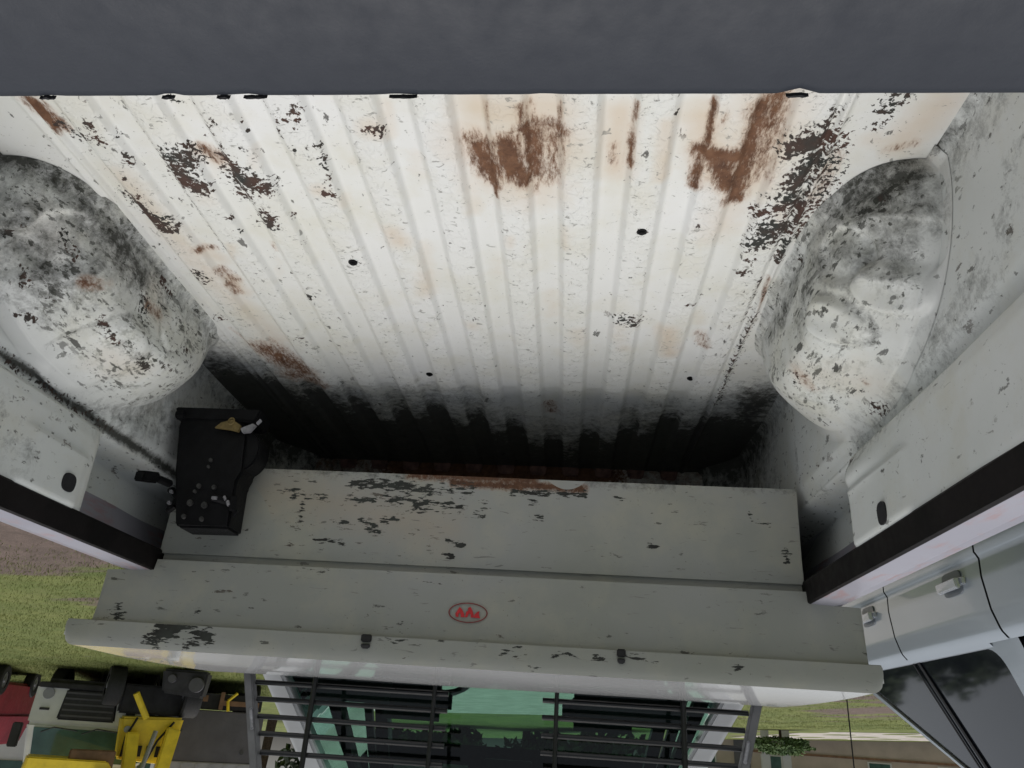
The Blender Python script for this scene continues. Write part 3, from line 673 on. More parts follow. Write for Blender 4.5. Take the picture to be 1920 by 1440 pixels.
    emb = t.math('MULTIPLY', t.math('MULTIPLY', t.ramp(t.noise(58, 2, .5, dist=.4), .48, .60), w), 1.1)
    t.bump(t.math('ADD', h, emb), .6, .0016)
    return t.m
M = {}
M['floor'] = worn('worn_white_bed_paint', (.70, .71, .70), (.655, .665, .625), .7, (1, 1.5, 1), rst=(1.6, .5, 1), dab=.045)
M['well'] = worn('scuffed_wheel_arch_paint', (.70, .715, .705), (.65, .67, .64), .8, (1, .6, 1), scuffy=1.0)
M['well_clean'] = worn('lightly_scuffed_arch_paint', (.70, .715, .705), (.65, .67, .64), .7, (1, .6, 1), scuffy=.9)
M['wall'] = worn('bed_wall_paint', (.70, .72, .705), (.65, .68, .65), .7, (1, .5, 1), dab=.10)
M['box'] = worn('shaded_toolbox_paint', (.40, .405, .385), (.345, .355, .31), .8, (.3, 1, 1.8), .38, cst=(.33, 1, 1.5), dab=.10, dst=(.32, 1, 1.1), chipcol=((.05, .055, .047), (.03, .03, .026)))  # same white as the lid, darkened to paint in the front's shade
M['lid'] = simple('glossy_lid_paint', (.74, .75, .75), .12, var=.03, scale=3, coat=.6)
M['white'] = simple('gloss_white_paint', (.72, .73, .74), .22, var=.04, scale=3, coat=.5)
M['rail'] = simple('shade_tinted_white_paint', (.50, .49, .53), .3, var=.1, scale=14, coat=.3)  # white rail paint with a lavender reflection tone put into its colour
def railmat():
    t = NT('scratched_rail_paint')
    pk = t.math('MULTIPLY', t.ramp(t.noise(9, 4), .50, .58), t.ramp(t.noise(70, 5, .7, stretch=(1, .2, 1)), .45, .6))
    t.set(Base_Color=t.mix(t.math('MULTIPLY', pk, .6), t.mix(t.ramp(t.noise(5, 4), .35, .65), (.34, .335, .38), (.30, .295, .34)), (.36, .20, .19)), Roughness=.32)  # lavender-grey base paints in shade and reflection; the pink scratches are wear
    return t.m
M['rail'] = railmat()
def tail():
    t = NT('charcoal_tailgate_plastic')
    t.set(Base_Color=t.mix(t.ramp(t.noise(3, 5), .3, .7), (.0185, .0225, .032), (.022, .0265, .036)), Roughness=t.ramp(t.noise(60, 5), .3, .7, .5, .68))
    n = t.noise(420, 3); t.bump(n, .25, .0006); return t.m
M['tail'] = tail()
M['blackrail'] = simple('black_rail_cap', (.006, .0045, .0045), .6, var=.6, scale=9, bump=.05, spec=.2)
M['black'] = simple('black_rubber', (.012, .012, .012), .6, var=.3, scale=20, bump=.2)
M['bar'] = simple('black_powder_coat', (.006, .007, .007), .32, var=.2, scale=20)
M['post'] = simple('grey_guard_post', (.16, .16, .165), .4, var=.2, scale=18)
M['blacksteel'] = simple('greasy_black_steel', (.004, .0042, .005), .55, metal=0, var=.5, scale=40, bump=.3, spec=.22)
M['steel'] = simple('worn_steel', (.32, .32, .34), .45, metal=.6, var=.3, scale=60)
M['brass'] = simple('brass_tag', (.24, .18, .07), .5, metal=.4, var=.3, scale=80)
M['bolt'] = simple('dusty_bolt', (.07, .07, .067), .6, metal=.3, var=.3, scale=60)
M['rustmetal'] = simple('rusty_flange', (.16, .09, .075), .8, var=.5, scale=40, bump=.5)
M['red'] = simple('red_print', (.62, .035, .04), .5, var=.15, scale=60)
M['maroon'] = simple('dark_print', (.24, .055, .05), .5, var=.3, scale=200)
M['silver'] = simple('silver_car_paint', (.45, .50, .54), .30, metal=.35, var=.03, scale=3, coat=.8)
M['chrome'] = simple('satin_handle', (.55, .58, .62), .18, metal=.6, var=.05)
M['handlecup'] = simple('shaded_handle_cup', (.16, .18, .20), .35)
M['dark'] = simple('dark_gap', (.01, .01, .012), .7, var=.2)
M['carglass'] = simple('dark_car_glass', (.012, .014, .018), .04, var=.1, coat=1)
M['tyre'] = simple('tyre_rubber', (.02, .02, .02), .8, var=.3, scale=30, bump=.4)
M['seat'] = simple('dark_seat_fabric', (.018, .022, .022), .8, var=.3, scale=60)
M['headliner'] = simple('dark_headliner', (.03, .035, .033), .9)
M['palepanel'] = simple('pale_panel_paint', (.6, .61, .6), .7, var=.05)
M['yellow'] = simple('yellow_machine_paint', (.86, .62, .03), .45, var=.18, scale=4)
M['redtruck'] = simple('dark_red_paint', (.30, .03, .045), .45, var=.2, scale=3)
M['whitetruck'] = simple('dusty_white_paint', (.74, .74, .72), .45, var=.08, scale=3)
M['darkmachine'] = simple('sooty_metal', (.03, .028, .03), .6, var=.5, scale=3)
M['greybox'] = simple('dark_grey_panel', (.10, .095, .105), .6, var=.2, scale=2)
M['midgrey'] = simple('mid_grey_panel', (.33, .33, .35), .6, var=.12, scale=2)
M['brown'] = simple('brown_rust_panel', (.20, .11, .06), .7, var=.3, scale=4)
M['truckglass'] = simple('green_windscreen', (.045, .10, .085), .12, var=.35, scale=2, coat=.5)
M['wallpaint'] = simple('tan_plaster', (.46, .38, .31), .9, var=.12, scale=.8)
M['palewall'] = simple('pale_plaster', (.55, .54, .51), .9, var=.1, scale=.8)
M['bark'] = simple('bark', (.09, .06, .04), .9, var=.4, scale=10, bump=.6)
def leafmat(name, a, b):
    t = NT(name); t.set(Base_Color=t.mix(t.ramp(t.noise(1.1, 4), .35, .65), a, b), Roughness=.7); return t.m
M['leaf'] = leafmat('dark_foliage', (.018, .04, .012), (.05, .09, .022))
M['bush'] = leafmat('hedge_foliage', (.05, .10, .025), (.10, .16, .04))
def tinted():
    t = NT('green_tinted_glass'); t.t.nodes.remove(t.b)
    out = t.t.nodes['Material Output']
    tr = t.n('BsdfTransparent'); tr.inputs[0].default_value = (.47, .68, .61, 1)
    gl = t.n('BsdfGlossy'); gl.inputs['Roughness'].default_value = .02
    fr = t.n('Fresnel'); fr.inputs[0].default_value = 1.5
    mx = t.n('MixShader'); t.l(fr.outputs[0], mx.inputs[0]); t.l(tr.outputs[0], mx.inputs[1]); t.l(gl.outputs[0], mx.inputs[2]); t.l(mx.outputs[0], out.inputs[0])
    return t.m
M['glass'] = tinted()
def groundmat():
    t = NT('grassy_ground')
    g = t.mix(t.ramp(t.noise(.9, 8, .7), .35, .65), (.10, .14, .028), (.20, .225, .06))
    g = t.mix(t.math('MULTIPLY', t.ramp(t.noise(7, 6, .75, stretch=(.5, 1.5, 1)), .45, .7), .6), g, (.20, .19, .08))
    d = t.ramp(t.math('ADD', t.noise(.55, 5, .6, stretch=(.35, 1, 1)), t.math('MULTIPLY', t.attr('dirt'), .32)), .60, .66)
    dc = t.mix(t.ramp(t.noise(3, 8, .75), .3, .7), (.10, .075, .06), (.21, .155, .13))
    t.set(Base_Color=t.mix(d, g, dc), Roughness=.95); t.bump(t.noise(14, 8, .75), .8, .05); return t.m
M['ground'] = groundmat()
M['gravel'] = simple('pale_dirt_road', (.48, .44, .39), .95, var=.2, scale=1.5, bump=.5)
M['grass'] = leafmat('grass_blades', (.12, .155, .03), (.23, .25, .07))

CX = .22
# ------------------------------------------------------------------ ground
def GZ(x, y): return -.85+.025*y+.04*x
def ground():
    xs = np.unique(np.concatenate([np.linspace(-400, -40, 19), np.linspace(-40, 40, 161), np.linspace(40, 400, 19)]))
    ys = np.unique(np.concatenate([np.linspace(-200, -10, 12), np.linspace(-10, 60, 141), np.linspace(60, 500, 23)]))
    def f(x, y):
        xx = np.clip(x, -60, 60); yy = np.clip(y, -40, 80)
        far = np.hypot(x, y)
        z = GZ(xx, yy)+.03*np.sin(x*1.3+1)*np.sin(y*1.1)*ss(4, 8, far)
        return x, y, z
    def dirt(P):
        x, y = P[:, 0], P[:, 1]
        a = 1.25*np.exp(-((x-5.0)/2.6)**2-((y-6.6-.25*x+1.2)/.9)**2)+.8*np.exp(-((x-3)/5)**2-((y-2)/2.5)**2)
        b = .9*np.exp(-((x+11)/2.6)**2-((y-27)/6)**2)+.8*np.exp(-((x+8)/3)**2-((y-17)/3)**2)
        return np.clip(a+b, 0, 1)
    o = grid('ground', f, xs, ys, M['ground'], extra={'dirt': dirt}); tag(o, kind='structure')
ground()
o = mesh('dirt_road', [(-60, 40, GZ(-60, 40)+.012), (-14, 46, GZ(-14, 46)+.012), (-12, 60, GZ(-12, 60)+.012), (-60, 52, GZ(-60, 52)+.012)], [(0, 1, 2, 3)], M['gravel']); tag(o, kind='structure')
o = mesh('dirt_yard', [(-1.2, 7, GZ(-1.2, 7)+.035), (2.6, 7, GZ(2.6, 7)+.035), (11, 34, GZ(11, 34)+.035), (-6, 34, GZ(-6, 34)+.035)], [(0, 1, 2, 3)], M['gravel']); tag(o, kind='structure')
def grass_tufts():
    N = 80000; V = []; F = []
    a = rng.uniform(0, 1, N); 
    # two wedges that can be seen past the truck: to its right and ahead-left
    n1 = int(N*.72)
    d1 = 5+24*rng.uniform(0, 1, n1)**.8; t1 = rng.uniform(R_(20), R_(62), n1)
    n2 = N-n1; d2 = 10+34*rng.uniform(0, 1, n2)**.8; t2 = rng.uniform(R_(-34), R_(-4), n2)
    d = np.concatenate([d1, d2]); t = np.concatenate([t1, t2])
    X = d*np.sin(t); Y = d*np.cos(t)
    keep = ~((X > -3.2) & (X < 1.6) & (Y < 8)) & ~(np.exp(-((X-4.6)/2.0)**2-((Y-5.9)/1.2)**2) > rng.uniform(.15, .9, N)) & ~(np.exp(-((X+11)/2.6)**2-((Y-27)/6)**2) > rng.uniform(.2, .9, N))
    X = X[keep]; Y = Y[keep]
    Z = GZ(X, Y)+.03*np.sin(X*1.3+1)*np.sin(Y*1.1)
    for x, y, z in zip(X, Y, Z):
        sc = .6+.02*math.hypot(x, y)
        for k in range(3):
            an = random.uniform(0, 6.28); h = random.uniform(.015, .05)*sc; w = .005*sc; lx, ly = random.gauss(0, .03)*sc, random.gauss(0, .03)*sc
            i = len(V); dx, dy = math.cos(an)*w, math.sin(an)*w; ox, oy = random.uniform(-.1, .1), random.uniform(-.1, .1)
            V += [(x+ox-dx, y+oy-dy, z-.01), (x+ox+dx, y+oy+dy, z-.01), (x+ox+lx, y+oy+ly, z+h)]; F.append((i, i+1, i+2))
    o = mesh('grass', V, F, M['grass']); tag(o, 'short patchy green grass growing around the parked vehicles', 'grass', kind='stuff')
grass_tufts()

# ------------------------------------------------------------------ our pickup truck
T = empty('pickup_truck', (CX, 0, -.85), 'white pickup truck with rusty ribbed open load bed and worn paint, seen over its tailgate', 'pickup truck')
PITCH = .1085
def floor_z(x):
    z = np.zeros_like(x)
    for k in range(-3, 8):
        c = k*PITCH; z = np.maximum(z,  .010*(1-ss(.0215, .0380, np.abs(x-c)))+.0012*np.cos(np.clip((x-c)/.0543, -1, 1)*np.pi))
    for c in (-.371, .826):        # seam lips beside the wheel arches
        z = np.maximum(z, .009*np.exp(-((x-c)/.006)**2)); z = np.maximum(z, .005*np.exp(-((x-c-.022)/.005)**2))
    return z
def pad(P):
    k = np.round(P[:, 0]/PITCH); return (1-ss(.022, .028, np.abs(P[:, 0]-k*PITCH)))*((k >= -3) & (k <= 7))
fx = sorted(set(np.round(np.concatenate([[k*PITCH+d for k in range(-3, 8) for d in (-.048, -.043, -.038, -.035, -.032, -.029, -.026, -.0235, -.0215, -.012, 0, .012, .0215, .0235, .026, .029, .032, .035, .038, .043, .048, .054)], [c+d for c in (-.371, .826) for d in np.linspace(-.014, .036, 14)], np.linspace(-.53, -.385, 18), np.linspace(.865, .98, 15)]), 5)))
fy = np.linspace(.24, 2.38, 300)
def ffn(x, y):
    z = floor_z(x)*(1-ss(2.33, 2.37, y)*.4)+.0012*np.sin(x*9+y*3)*np.sin(y*7+1)+.0008*np.sin(x*23+2)*np.sin(y*17)
    z += .003*np.exp(-((y-1.74)/.004)**2)*(x > -.36)*(x < .82)
    return x, y, z
def shade_grime(P):  # grime plus painted shade, darkening the floor under the toolbox and its corners
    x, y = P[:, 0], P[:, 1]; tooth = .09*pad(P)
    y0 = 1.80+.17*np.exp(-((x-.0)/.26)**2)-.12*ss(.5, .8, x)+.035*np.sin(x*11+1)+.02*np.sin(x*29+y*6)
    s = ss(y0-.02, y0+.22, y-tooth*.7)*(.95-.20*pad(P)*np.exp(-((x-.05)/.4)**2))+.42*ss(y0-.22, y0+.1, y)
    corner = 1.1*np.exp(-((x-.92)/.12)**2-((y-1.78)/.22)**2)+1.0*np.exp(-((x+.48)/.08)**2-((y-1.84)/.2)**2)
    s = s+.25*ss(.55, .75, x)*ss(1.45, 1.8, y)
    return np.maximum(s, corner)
grid('bed_floor', ffn, fx, fy, M['floor'], T, 'F', extra={'w': pad, 'g': shade_grime, 'd': lambda P: .8*ss(.35, .75, P[:, 0])+1.0*np.exp(-((P[:, 0]+.36)/.09)**2)+.5*ss(.9, .4, P[:, 1])})
# front wall of the bed with the pressed rib ends along its rusty lower flange
def fw(x, z):
    k = np.round(x/PITCH); p = (1-ss(.022, .032, np.abs(x-k*PITCH)))
    y = 2.38-.012*p*ss(.0, .012, z)+.006*np.sin(z*20)
    return x, y, z
grid('front_wall', fw, np.linspace(-.54, .98, 150), np.linspace(-.01, .5, 40), M['wall'], T, None, flip=True,
     extra={'r': lambda P: .95*np.exp(-((P[:, 2]-.02)/.05)**2)*ss(-.25, -.05, P[:, 0])*(1-ss(.5, .75, P[:, 0]))+.3, 'g': lambda P: .9*ss(.45, .8, P[:, 0])+.5*(1-ss(-.3, -.1, P[:, 0]))})
for k in range(-3, 8):
    c = k*PITCH
    MB().hull([(c-.030, 2.352, .004), (c+.030, 2.352, .004), (c+.030, 2.372, .004), (c-.030, 2.372, .004), (c-.024, 2.362, .034), (c+.024, 2.362, .034), (c+.024, 2.374, .034), (c-.024, 2.374, .034)]).build('rib_end', M['rustmetal'], T, bevel=.004)
# side walls
def wallprof(s, side):    # s 0..1 from rail down to the floor; returns outward offset h and z
    key = [(0, .7395, .494), (.06, .7385, .470), (.40, .744, .335), (.46, .749, .312), (.50, .768, .298), (.56, .764, .280), (.62, .756, .262), (.95, .756, .02), (1, .742, -.004)]
    ks = [k[0] for k in key]; return np.interp(s, ks, [k[1] for k in key]), np.interp(s, ks, [k[2] for k in key])
WZ = [(-.01, .742), (.0, .742), (.02, .756), (.262, .756), (.280, .764), (.298, .768), (.312, .748)]
def wall_h(y, z, s):
    h = np.interp(z, [a for a, b in WZ], [b for a, b in WZ])
    return h+.0015*np.sin(y*6+s*4)+.001*np.sin(y*13+1)
def arch_grime(P, sg, bumps):
    y, z = P[:, 1], P[:, 2]
    if sg > 0: g = .36*np.exp(-((y-.95)/.12)**2)+.07+.3*np.exp(-(z/.03)**2)
    else: g = .46*np.exp(-((y-.92)/.07)**2)+.30*np.exp(-(z/.05)**2)+.0+.17*np.exp(-((y-1.0)/.10)**2)*(z < .2)
    for bx, by, bz, br, bh in bumps:
        d = np.hypot(y-by, z-bz); g = np.maximum(g, (.42 if bh > 0 else .5)*np.exp(-((d-br)/.007)**2))
        if bh > 0: g = np.where(d < br*.85, g*.3, g)
    return g*ss(.004, .04, np.abs(P[:, 0]-(CX+sg*.757)))
for side, sg in (('L', 1), ('R', -1)):
    def f(s, y, sg=sg):
        h, z = wallprof(s, sg)
        h = h+.0015*np.sin(y*6+s*4)+.001*np.sin(y*13+1)
        boss = (ss(1.155, 1.17, y)*(1-ss(1.33, 1.345, y)) if sg > 0 else ss(1.12, 1.135, y)*(1-ss(1.40, 1.42, y)))
        h = h-.006*boss*(s < .30)*ss(.02, .05, s)
        if sg < 0: h = h-.012*np.exp(-((y-1.32)/.10)**2)*np.exp(-((s-.36)/.06)**2)
        h = h+.095*ss(1.36, 1.41, y)*ss(.02, .05, s)*(1-ss(.42, .50, s))
        # rounded front corner
        h = h-.10*ss(2.20, 2.38, y)
        return CX+sg*h, y, z
    grid('side_wall', f, np.concatenate([np.linspace(0, .4, 34), np.linspace(.41, .64, 26), np.linspace(.66, 1, 30)]), np.linspace(.25, 2.38, 200), M['wall'], T, 'W'+side, flip=(sg > 0),
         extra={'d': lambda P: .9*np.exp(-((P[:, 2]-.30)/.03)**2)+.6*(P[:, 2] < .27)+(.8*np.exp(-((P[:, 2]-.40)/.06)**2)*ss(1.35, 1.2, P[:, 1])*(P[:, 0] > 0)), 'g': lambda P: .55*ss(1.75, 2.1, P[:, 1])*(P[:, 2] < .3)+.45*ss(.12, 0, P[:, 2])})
    # wheel arch
    xw = CX+sg*.757
    bumps = [] if sg > 0 else [(-.458, .999, .165, .045, .014), (-.428, 1.098, .165, .045, .012), (-.425, 1.02, .091, .050, -.010), (-.464, .957, .115, .050, -.010), (-.46, .92, .05, .035, -.008)]
    if sg > 0: bumps = [(.85, 1.0, .1, .06, -.012), (.9, 1.2, .22, .08, .006), (.87, .95, .16, .05, -.012), (.85, 1.3, .1, .05, .006), (.88, .92, .1, .03, .01)]
    def g(u, v, xw=xw, sg=sg, bumps=bumps):
        A = v; cy = np.cos(u); sy = np.sin(u)
        y = 1.24+.345*A*np.sign(cy)*np.abs(cy)**(2/2.15); z = .262*A*np.abs(sy)**(2/2.15)
        Ac = np.clip(A, 0, 1); w1 = np.clip(sy, 0, 1)**1.2
        d_round = .131*(1-Ac**4.2)**.42; d_fil = .131*(1-ss(.60, 1.09, A)**1.0)
        dep = d_round*(1-w1)+d_fil*w1+.003*np.clip(1-A, 0, 1)
        x = CX+sg*wall_h(y, z, np.interp(z, [-.004, .02, .262, .28], [1, .95, .62, .56]))-sg*(dep+.0009)
        dx = 0; dz = 0
        for bx, by, bz, br, bh in bumps:
            d = ((y-by)**2+(z-bz)**2)**.5; k = bh*(1-ss(br*.70, br, d))*(1-.35*(1-ss(0, br*.7, d))); dx = dx+k
        x = x-sg*dx; z = z+np.abs(dx)*.4*np.sign(dx)*(z > .03)
        amp = 1-ss(.9, 1.0, A)
        x = x-sg*amp*(.0022*np.sin(y*31+z*22)*np.sin(z*37+1)+.0014*np.sin(y*57)*np.sin(z*61+y*20))
        return x, y, np.maximum(z, -.002)
    grid('wheel_arch', g, np.linspace(0, math.pi, 220), np.concatenate([np.linspace(.01, .66, 36), np.linspace(.67, .93, 30), 1-.06*np.linspace(1, 0, 14)**2, np.linspace(1.01, 1.085, 8)]), M['well'] if sg > 0 else M['well_clean'], T, side+'+W'+side, flip=(sg > 0),
         extra={'g': lambda P, sg=sg, bumps=bumps: arch_grime(P, sg, bumps), 'sc': lambda P, xw=xw: ss(.010, .06, np.abs(P[:, 0]-xw))})
    # stake pocket hole: flush plug, dark colour standing in for the shade inside
    hx, hy, hz = (CX+.7300, 1.297, .441) if sg > 0 else (CX-.7260, 1.222, .457)
    n = 22; ry, rz = (.0195, .0175) if sg > 0 else (.017, .019)
    sh_ = float(np.interp(-hz, [-.494, -.470, -.335], [0, .06, .40])); hw_ = float(wallprof(sh_, sg)[0])+.0015*math.sin(hy*6+sh_*4)+.001*math.sin(hy*13+1)-.006
    ring_ = [(hy+ry*math.copysign(abs(math.cos(t))**.75, math.cos(t)), hz+rz*math.copysign(abs(math.sin(t))**.75, math.sin(t))) for t in [2*math.pi*i/n for i in range(n)]]
    V = [(CX+sg*(hw_-.0022), y, z) for y, z in ring_]+[(CX+sg*(hw_+.008), y, z) for y, z in ring_]
    MB().add(V, [tuple(range(n)), tuple(range(n, 2*n))]+[(i, (i+1) % n, n+(i+1) % n, n+i) for i in range(n)]).build('tie_down_hole', M['dark'], T)
    def strip(name, prof, mat, y0, y1, bev=0):
        m = MB(); m.prism([(CX+sg*a, b) for a, b in prof], 'y', y0, y1); return m.build(name, mat, T, bevel=bev)
    # black rail lip, painted rail top and outer panel
    strip('rail_cap', [(.7385, .480), (.7360, .484), (.7385, .528), (.7425, .5305), (.7445, .5305), (.7445, .50), (.744, .480)], M['blackrail'], .22, 2.44)
    strip('bed_rail', [(.745, .500), (.7455, .5300), (.79, .5325), (.812, .5300), (.836, .518), (.852, .495), (.858, .47), (.860, .40), (.835, .40), (.80, .49)], M['rail'], .12, 2.46)
    m = MB(); arch = [(1.24+.47*math.cos(t), -.36+.47*math.sin(t)) for t in np.linspace(0, math.pi, 15)]
    m.prism([(2.46, .398), (2.46, -.36)]+arch+[(.10, -.36), (.10, .398)], 'x', CX+sg*.84, CX+sg*.859); m.build('outer_panel', M['white'], T)
for p in ((.368, 1.685), (-.29, 1.667), (.434, 1.174), (-.113, 1.066)):
    z0 = float(floor_z(np.array([p[0]]))[0])
    MB().tube((*p, z0-.002), (*p, z0+.003), .009, 12).tube((*p, z0+.003), (*p, z0+.006), .0055, 6).build('floor_bolt', M['blacksteel'] , T, bevel=.001)
# tailgate (closed) with charcoal plastic cap and small nicks in its inner edge
xs = np.linspace(-.50, .94, 260); nick = np.zeros_like(xs)
for c, w, d in [(.31, .004, .003), (.235, .006, .003), (.195, .010, .0022), (-.115, .008, .0035), (-.12, .004, .003), (-.275, .005, .003), (-.31, .018, .002), (.10, .02, .001), (.02, .008, .001), (-.38, .008, .0018), (.43, .006, .0015)]:
    nick += d*np.exp(-((xs-c)/w)**2)*(1+.5*np.sin(xs*900))
nick += .00012*np.sin(xs*70)+.0001*np.sin(xs*190); nick = np.abs(nick)*.55
prof = [(.300, .02), (.301, .470), (.3025, .490), (.3035, .4955), (.3005, .4995), (.295, .501), (.26, .503), (.225, .502), (.208, .496), (.202, .48), (.20, .30), (.20, -.12), (.29, -.12)]
V = []; F = []
for i, x in enumerate(xs):
    for j, (y, z) in enumerate(prof): V.append((x, y-(nick[i] if 1 <= j <= 5 else 0), z))
n = len(prof)
for i in range(len(xs)-1):
    for j in range(n): F.append((i*n+j, i*n+(j+1) % n, (i+1)*n+(j+1) % n, (i+1)*n+j))
F += [tuple(range(n)), tuple(range((len(xs)-1)*n, len(xs)*n))[::-1]]
tg = mesh('tailgate', V, F, M['tail'], T); bm = bmesh.new(); bm.from_mesh(tg.data); bmesh.ops.recalc_face_normals(bm, faces=bm.faces); bm.to_mesh(tg.data); bm.free()
tg.data.polygons.foreach_set('use_smooth', [True]*len(tg.data.polygons)); tg.data.set_sharp_from_angle(angle=R_(50))
for x, w, h in [(.312, .005, .0022), (.238, .004, .002), (.205, .004, .0025), (.186, .007, .0016), (-.116, .006, .0022), (-.272, .005, .003), (-.297, .020, .0011), (.10, .008, .0012), (.43, .004, .0012), (-.41, .004, .0012)]:
    top = []; 
    for q in range(7):
        xx = x-w+2*w*q/6; top.append((xx, .3040-h*.7*random.uniform(.15, 1.0)*math.sin(math.pi*(q+.5)/7)))
    pts = [(px_, py_-.0027) for px_, py_ in [(x-w, .3036), *top, (x+w, .3036), *[(x+w*(1-q*.25), .3041+h*.35*random.random()) for q in range(1, 8)]]]
    MB().prism(pts, 'z', .4988, .5012).build('paint_chip', M['dark'], T)
# bed underside, chassis, bumper, wheels
MB().box(CX-.72, CX+.72, .15, 2.4, -.10, -.03).build('bed_base', M['dark'], T)
MB().box(CX-.45, CX-.35, 0, 6.2, -.42, -.14).box(CX+.35, CX+.45, 0, 6.2, -.42, -.14).box(CX-.5, CX+.5, .9, 1.3, -.45, -.2).build('chassis', M['dark'], T)
MB().box(CX-.85, CX+.85, -.02, .14, -.36, -.18).build('rear_bumper', M['blackrail'], T, bevel=.02)
def wheel(c, r, w, parent, lay='x', hub=True, local=None):
    m = MB(); x, y, z = c; n = 28; prof = [(-w/2, r*.55), (-w/2, r*.93), (-w*.38, r), (w*.38, r), (w/2, r*.93), (w/2, r*.55)]
    V = [(x+a, y+b*math.cos(2*math.pi*i/n), z+b*math.sin(2*math.pi*i/n)) for i in range(n) for a, b in prof]
    k = len(prof); m.add(V, [(i*k+j, i*k+j+1, ((i+1) % n)*k+j+1, ((i+1) % n)*k+j) for i in range(n) for j in range(k-1)])
    t = m.build('wheel', M['tyre'], parent, smooth=True, local=local)
    m = MB().tube((x-w*.42, y, z), (x+w*.42, y, z), r*.58, 20).tube((x-w*.5, y, z), (x+w*.5, y, z), r*.18, 10)
    m.build('rim', M['steel'], t, bevel=.01) if local is None else m.build('rim', M['steel'], local=t, bevel=.01)
    return t
for s in (-1, 1):
    for y in (1.24, 4.55): wheel((CX+s*.73, y, GZ(CX+s*.73, y)+.385), .385, .25, T)
# cab
def quad_panel(name, pts, th, mat, parent):
    a, b, c, d = map(Vector, pts); n = (b-a).cross(d-a).normalized()*th
    return MB().hull([a, b, c, d, a+n, b+n, c+n, d+n]).build(name, mat, parent)
YG = 2.60
def zz(z): return .82+(z-.82)*YG/2.5
def hw(z, base):  # half width of the cab at height z
    return base-(z-.69)*.62
m = MB(); m.box(CX-.85, CX+.85, 2.50, 2.58, -.35, .62).build('cab_rear_panel', M['white'], T, bevel=.01)
roof_z = 1.16
for s in (-1, 1):
    z0, z1 = .60, 1.10
    o = [(CX+s*hw(z0, .80), YG-.01, z0), (CX+s*hw(z0, .725), YG-.01, z0), (CX+s*hw(z1, .725), YG+.10, z1), (CX+s*hw(z1, .80), YG+.10, z1)]
    MB().hull([o[0], o[1], (o[1][0], YG+.10, z0), (o[0][0], YG+.12, z0), o[3], o[2], (o[2][0], YG+.20, z1), (o[3][0], YG+.22, z1)]).build('rear_pillar', M['white'], T, bevel=.01)
    # outer cab side below the windows
    MB().hull([(CX+s*.84, 2.58, -.35), (CX+s*.87, 2.58, -.35), (CX+s*.87, 4.0, -.35), (CX+s*.84, 4.0, -.35), (CX+s*.78, 2.58, .60), (CX+s*.86, 2.58, .60), (CX+s*.86, 4.0, .52), (CX+s*.78, 4.0, .52)]).build('door', M['white'], T, bevel=.01)
    MB().hull([(CX+s*.80, 3.30, .55), (CX+s*.85, 3.30, .55), (CX+s*.85, 3.40, .55), (CX+s*.80, 3.40, .55), (CX+s*.55, 3.30, 1.12), (CX+s*.58, 3.30, 1.12), (CX+s*.58, 3.40, 1.12), (CX+s*.55, 3.40, 1.12)]).build('centre_pillar', M['dark'], T)
    MB().hull([(CX+s*.76, 4.25, .50), (CX+s*.82, 4.22, .50), (CX+s*.82, 4.34, .50), (CX+s*.76, 4.36, .50), (CX+s*.52, 3.62, 1.10), (CX+s*.57, 3.60, 1.10), (CX+s*.57, 3.70, 1.10), (CX+s*.52, 3.71, 1.10)]).build('windscreen_pillar', M['dark'], T)
    MB().add([(CX+s*.83, 2.70, .58), (CX+s*.83, 4.2, .52), (CX+s*.565, 3.62, 1.10), (CX+s*.565, 2.80, 1.10)], [(0, 1, 2, 3)]).build('side_window', M['glass'], T)
    MB().hull([(CX+s*.84, 4.0, -.35), (CX+s*.90, 4.0, -.35), (CX+s*.86, 5.4, -.2), (CX+s*.80, 5.4, -.2), (CX+s*.78, 4.0, .52), (CX+s*.86, 4.0, .50), (CX+s*.80, 5.4, .30), (CX+s*.74, 5.4, .30)]).build('front_wing', M['white'], T, bevel=.01)
MB().hull([(CX-.55, 2.72, 1.10), (CX+.55, 2.72, 1.10), (CX+.55, 3.66, 1.10), (CX-.55, 3.66, 1.10), (CX-.50, 2.78, 1.17), (CX+.50, 2.78, 1.17), (CX+.48, 3.6, 1.17), (CX-.48, 3.6, 1.17)]).build('roof', M['white'], T, bevel=.02)
MB().box(CX-.52, CX+.52, 2.75, 3.64, 1.03, 1.095).build('headliner', M['headliner'], T)
MB().add([(CX-.76, YG+.015, .585), (CX+.76, YG+.015, .585), (CX+.50, YG+.14, 1.09), (CX-.50, YG+.14, 1.09)], [(0, 1, 2, 3)]).build('rear_window', M['glass'], T)
MB().add([(CX-.76, 4.28, .50), (CX+.76, 4.28, .50), (CX+.53, 3.65, 1.08), (CX-.53, 3.65, 1.08)], [(0, 1, 2, 3)]).build('windscreen', M['glass'], T)
MB().hull([(CX-.60, 3.845, .886), (CX+.60, 3.845, .886), (CX+.60, 3.850, .886), (CX-.60, 3.850, .886), (CX-.53, 3.64, 1.075), (CX+.53, 3.64, 1.075), (CX+.53, 3.645, 1.075), (CX-.53, 3.645, 1.075)]).build('windscreen_sun_band', M['dark'], T)
MB().hull([(CX-.74, 4.20, .36), (CX+.74, 4.20, .36), (CX+.68, 5.45, .20), (CX-.68, 5.45, .20), (CX-.76, 4.25, .50), (CX+.76, 4.25, .50), (CX+.70, 5.42, .33), (CX-.70, 5.42, .33)]).build('bonnet', M['white'], T, bevel=.03)
MB().box(CX-.78, CX+.78, 3.85, 4.22, .30, .49).build('dashboard', M['seat'], T, bevel=.03)
MB().box(CX-.82, CX+.82, 2.60, 4.2, -.12, -.06).build('cab_floor', M['dark'], T)
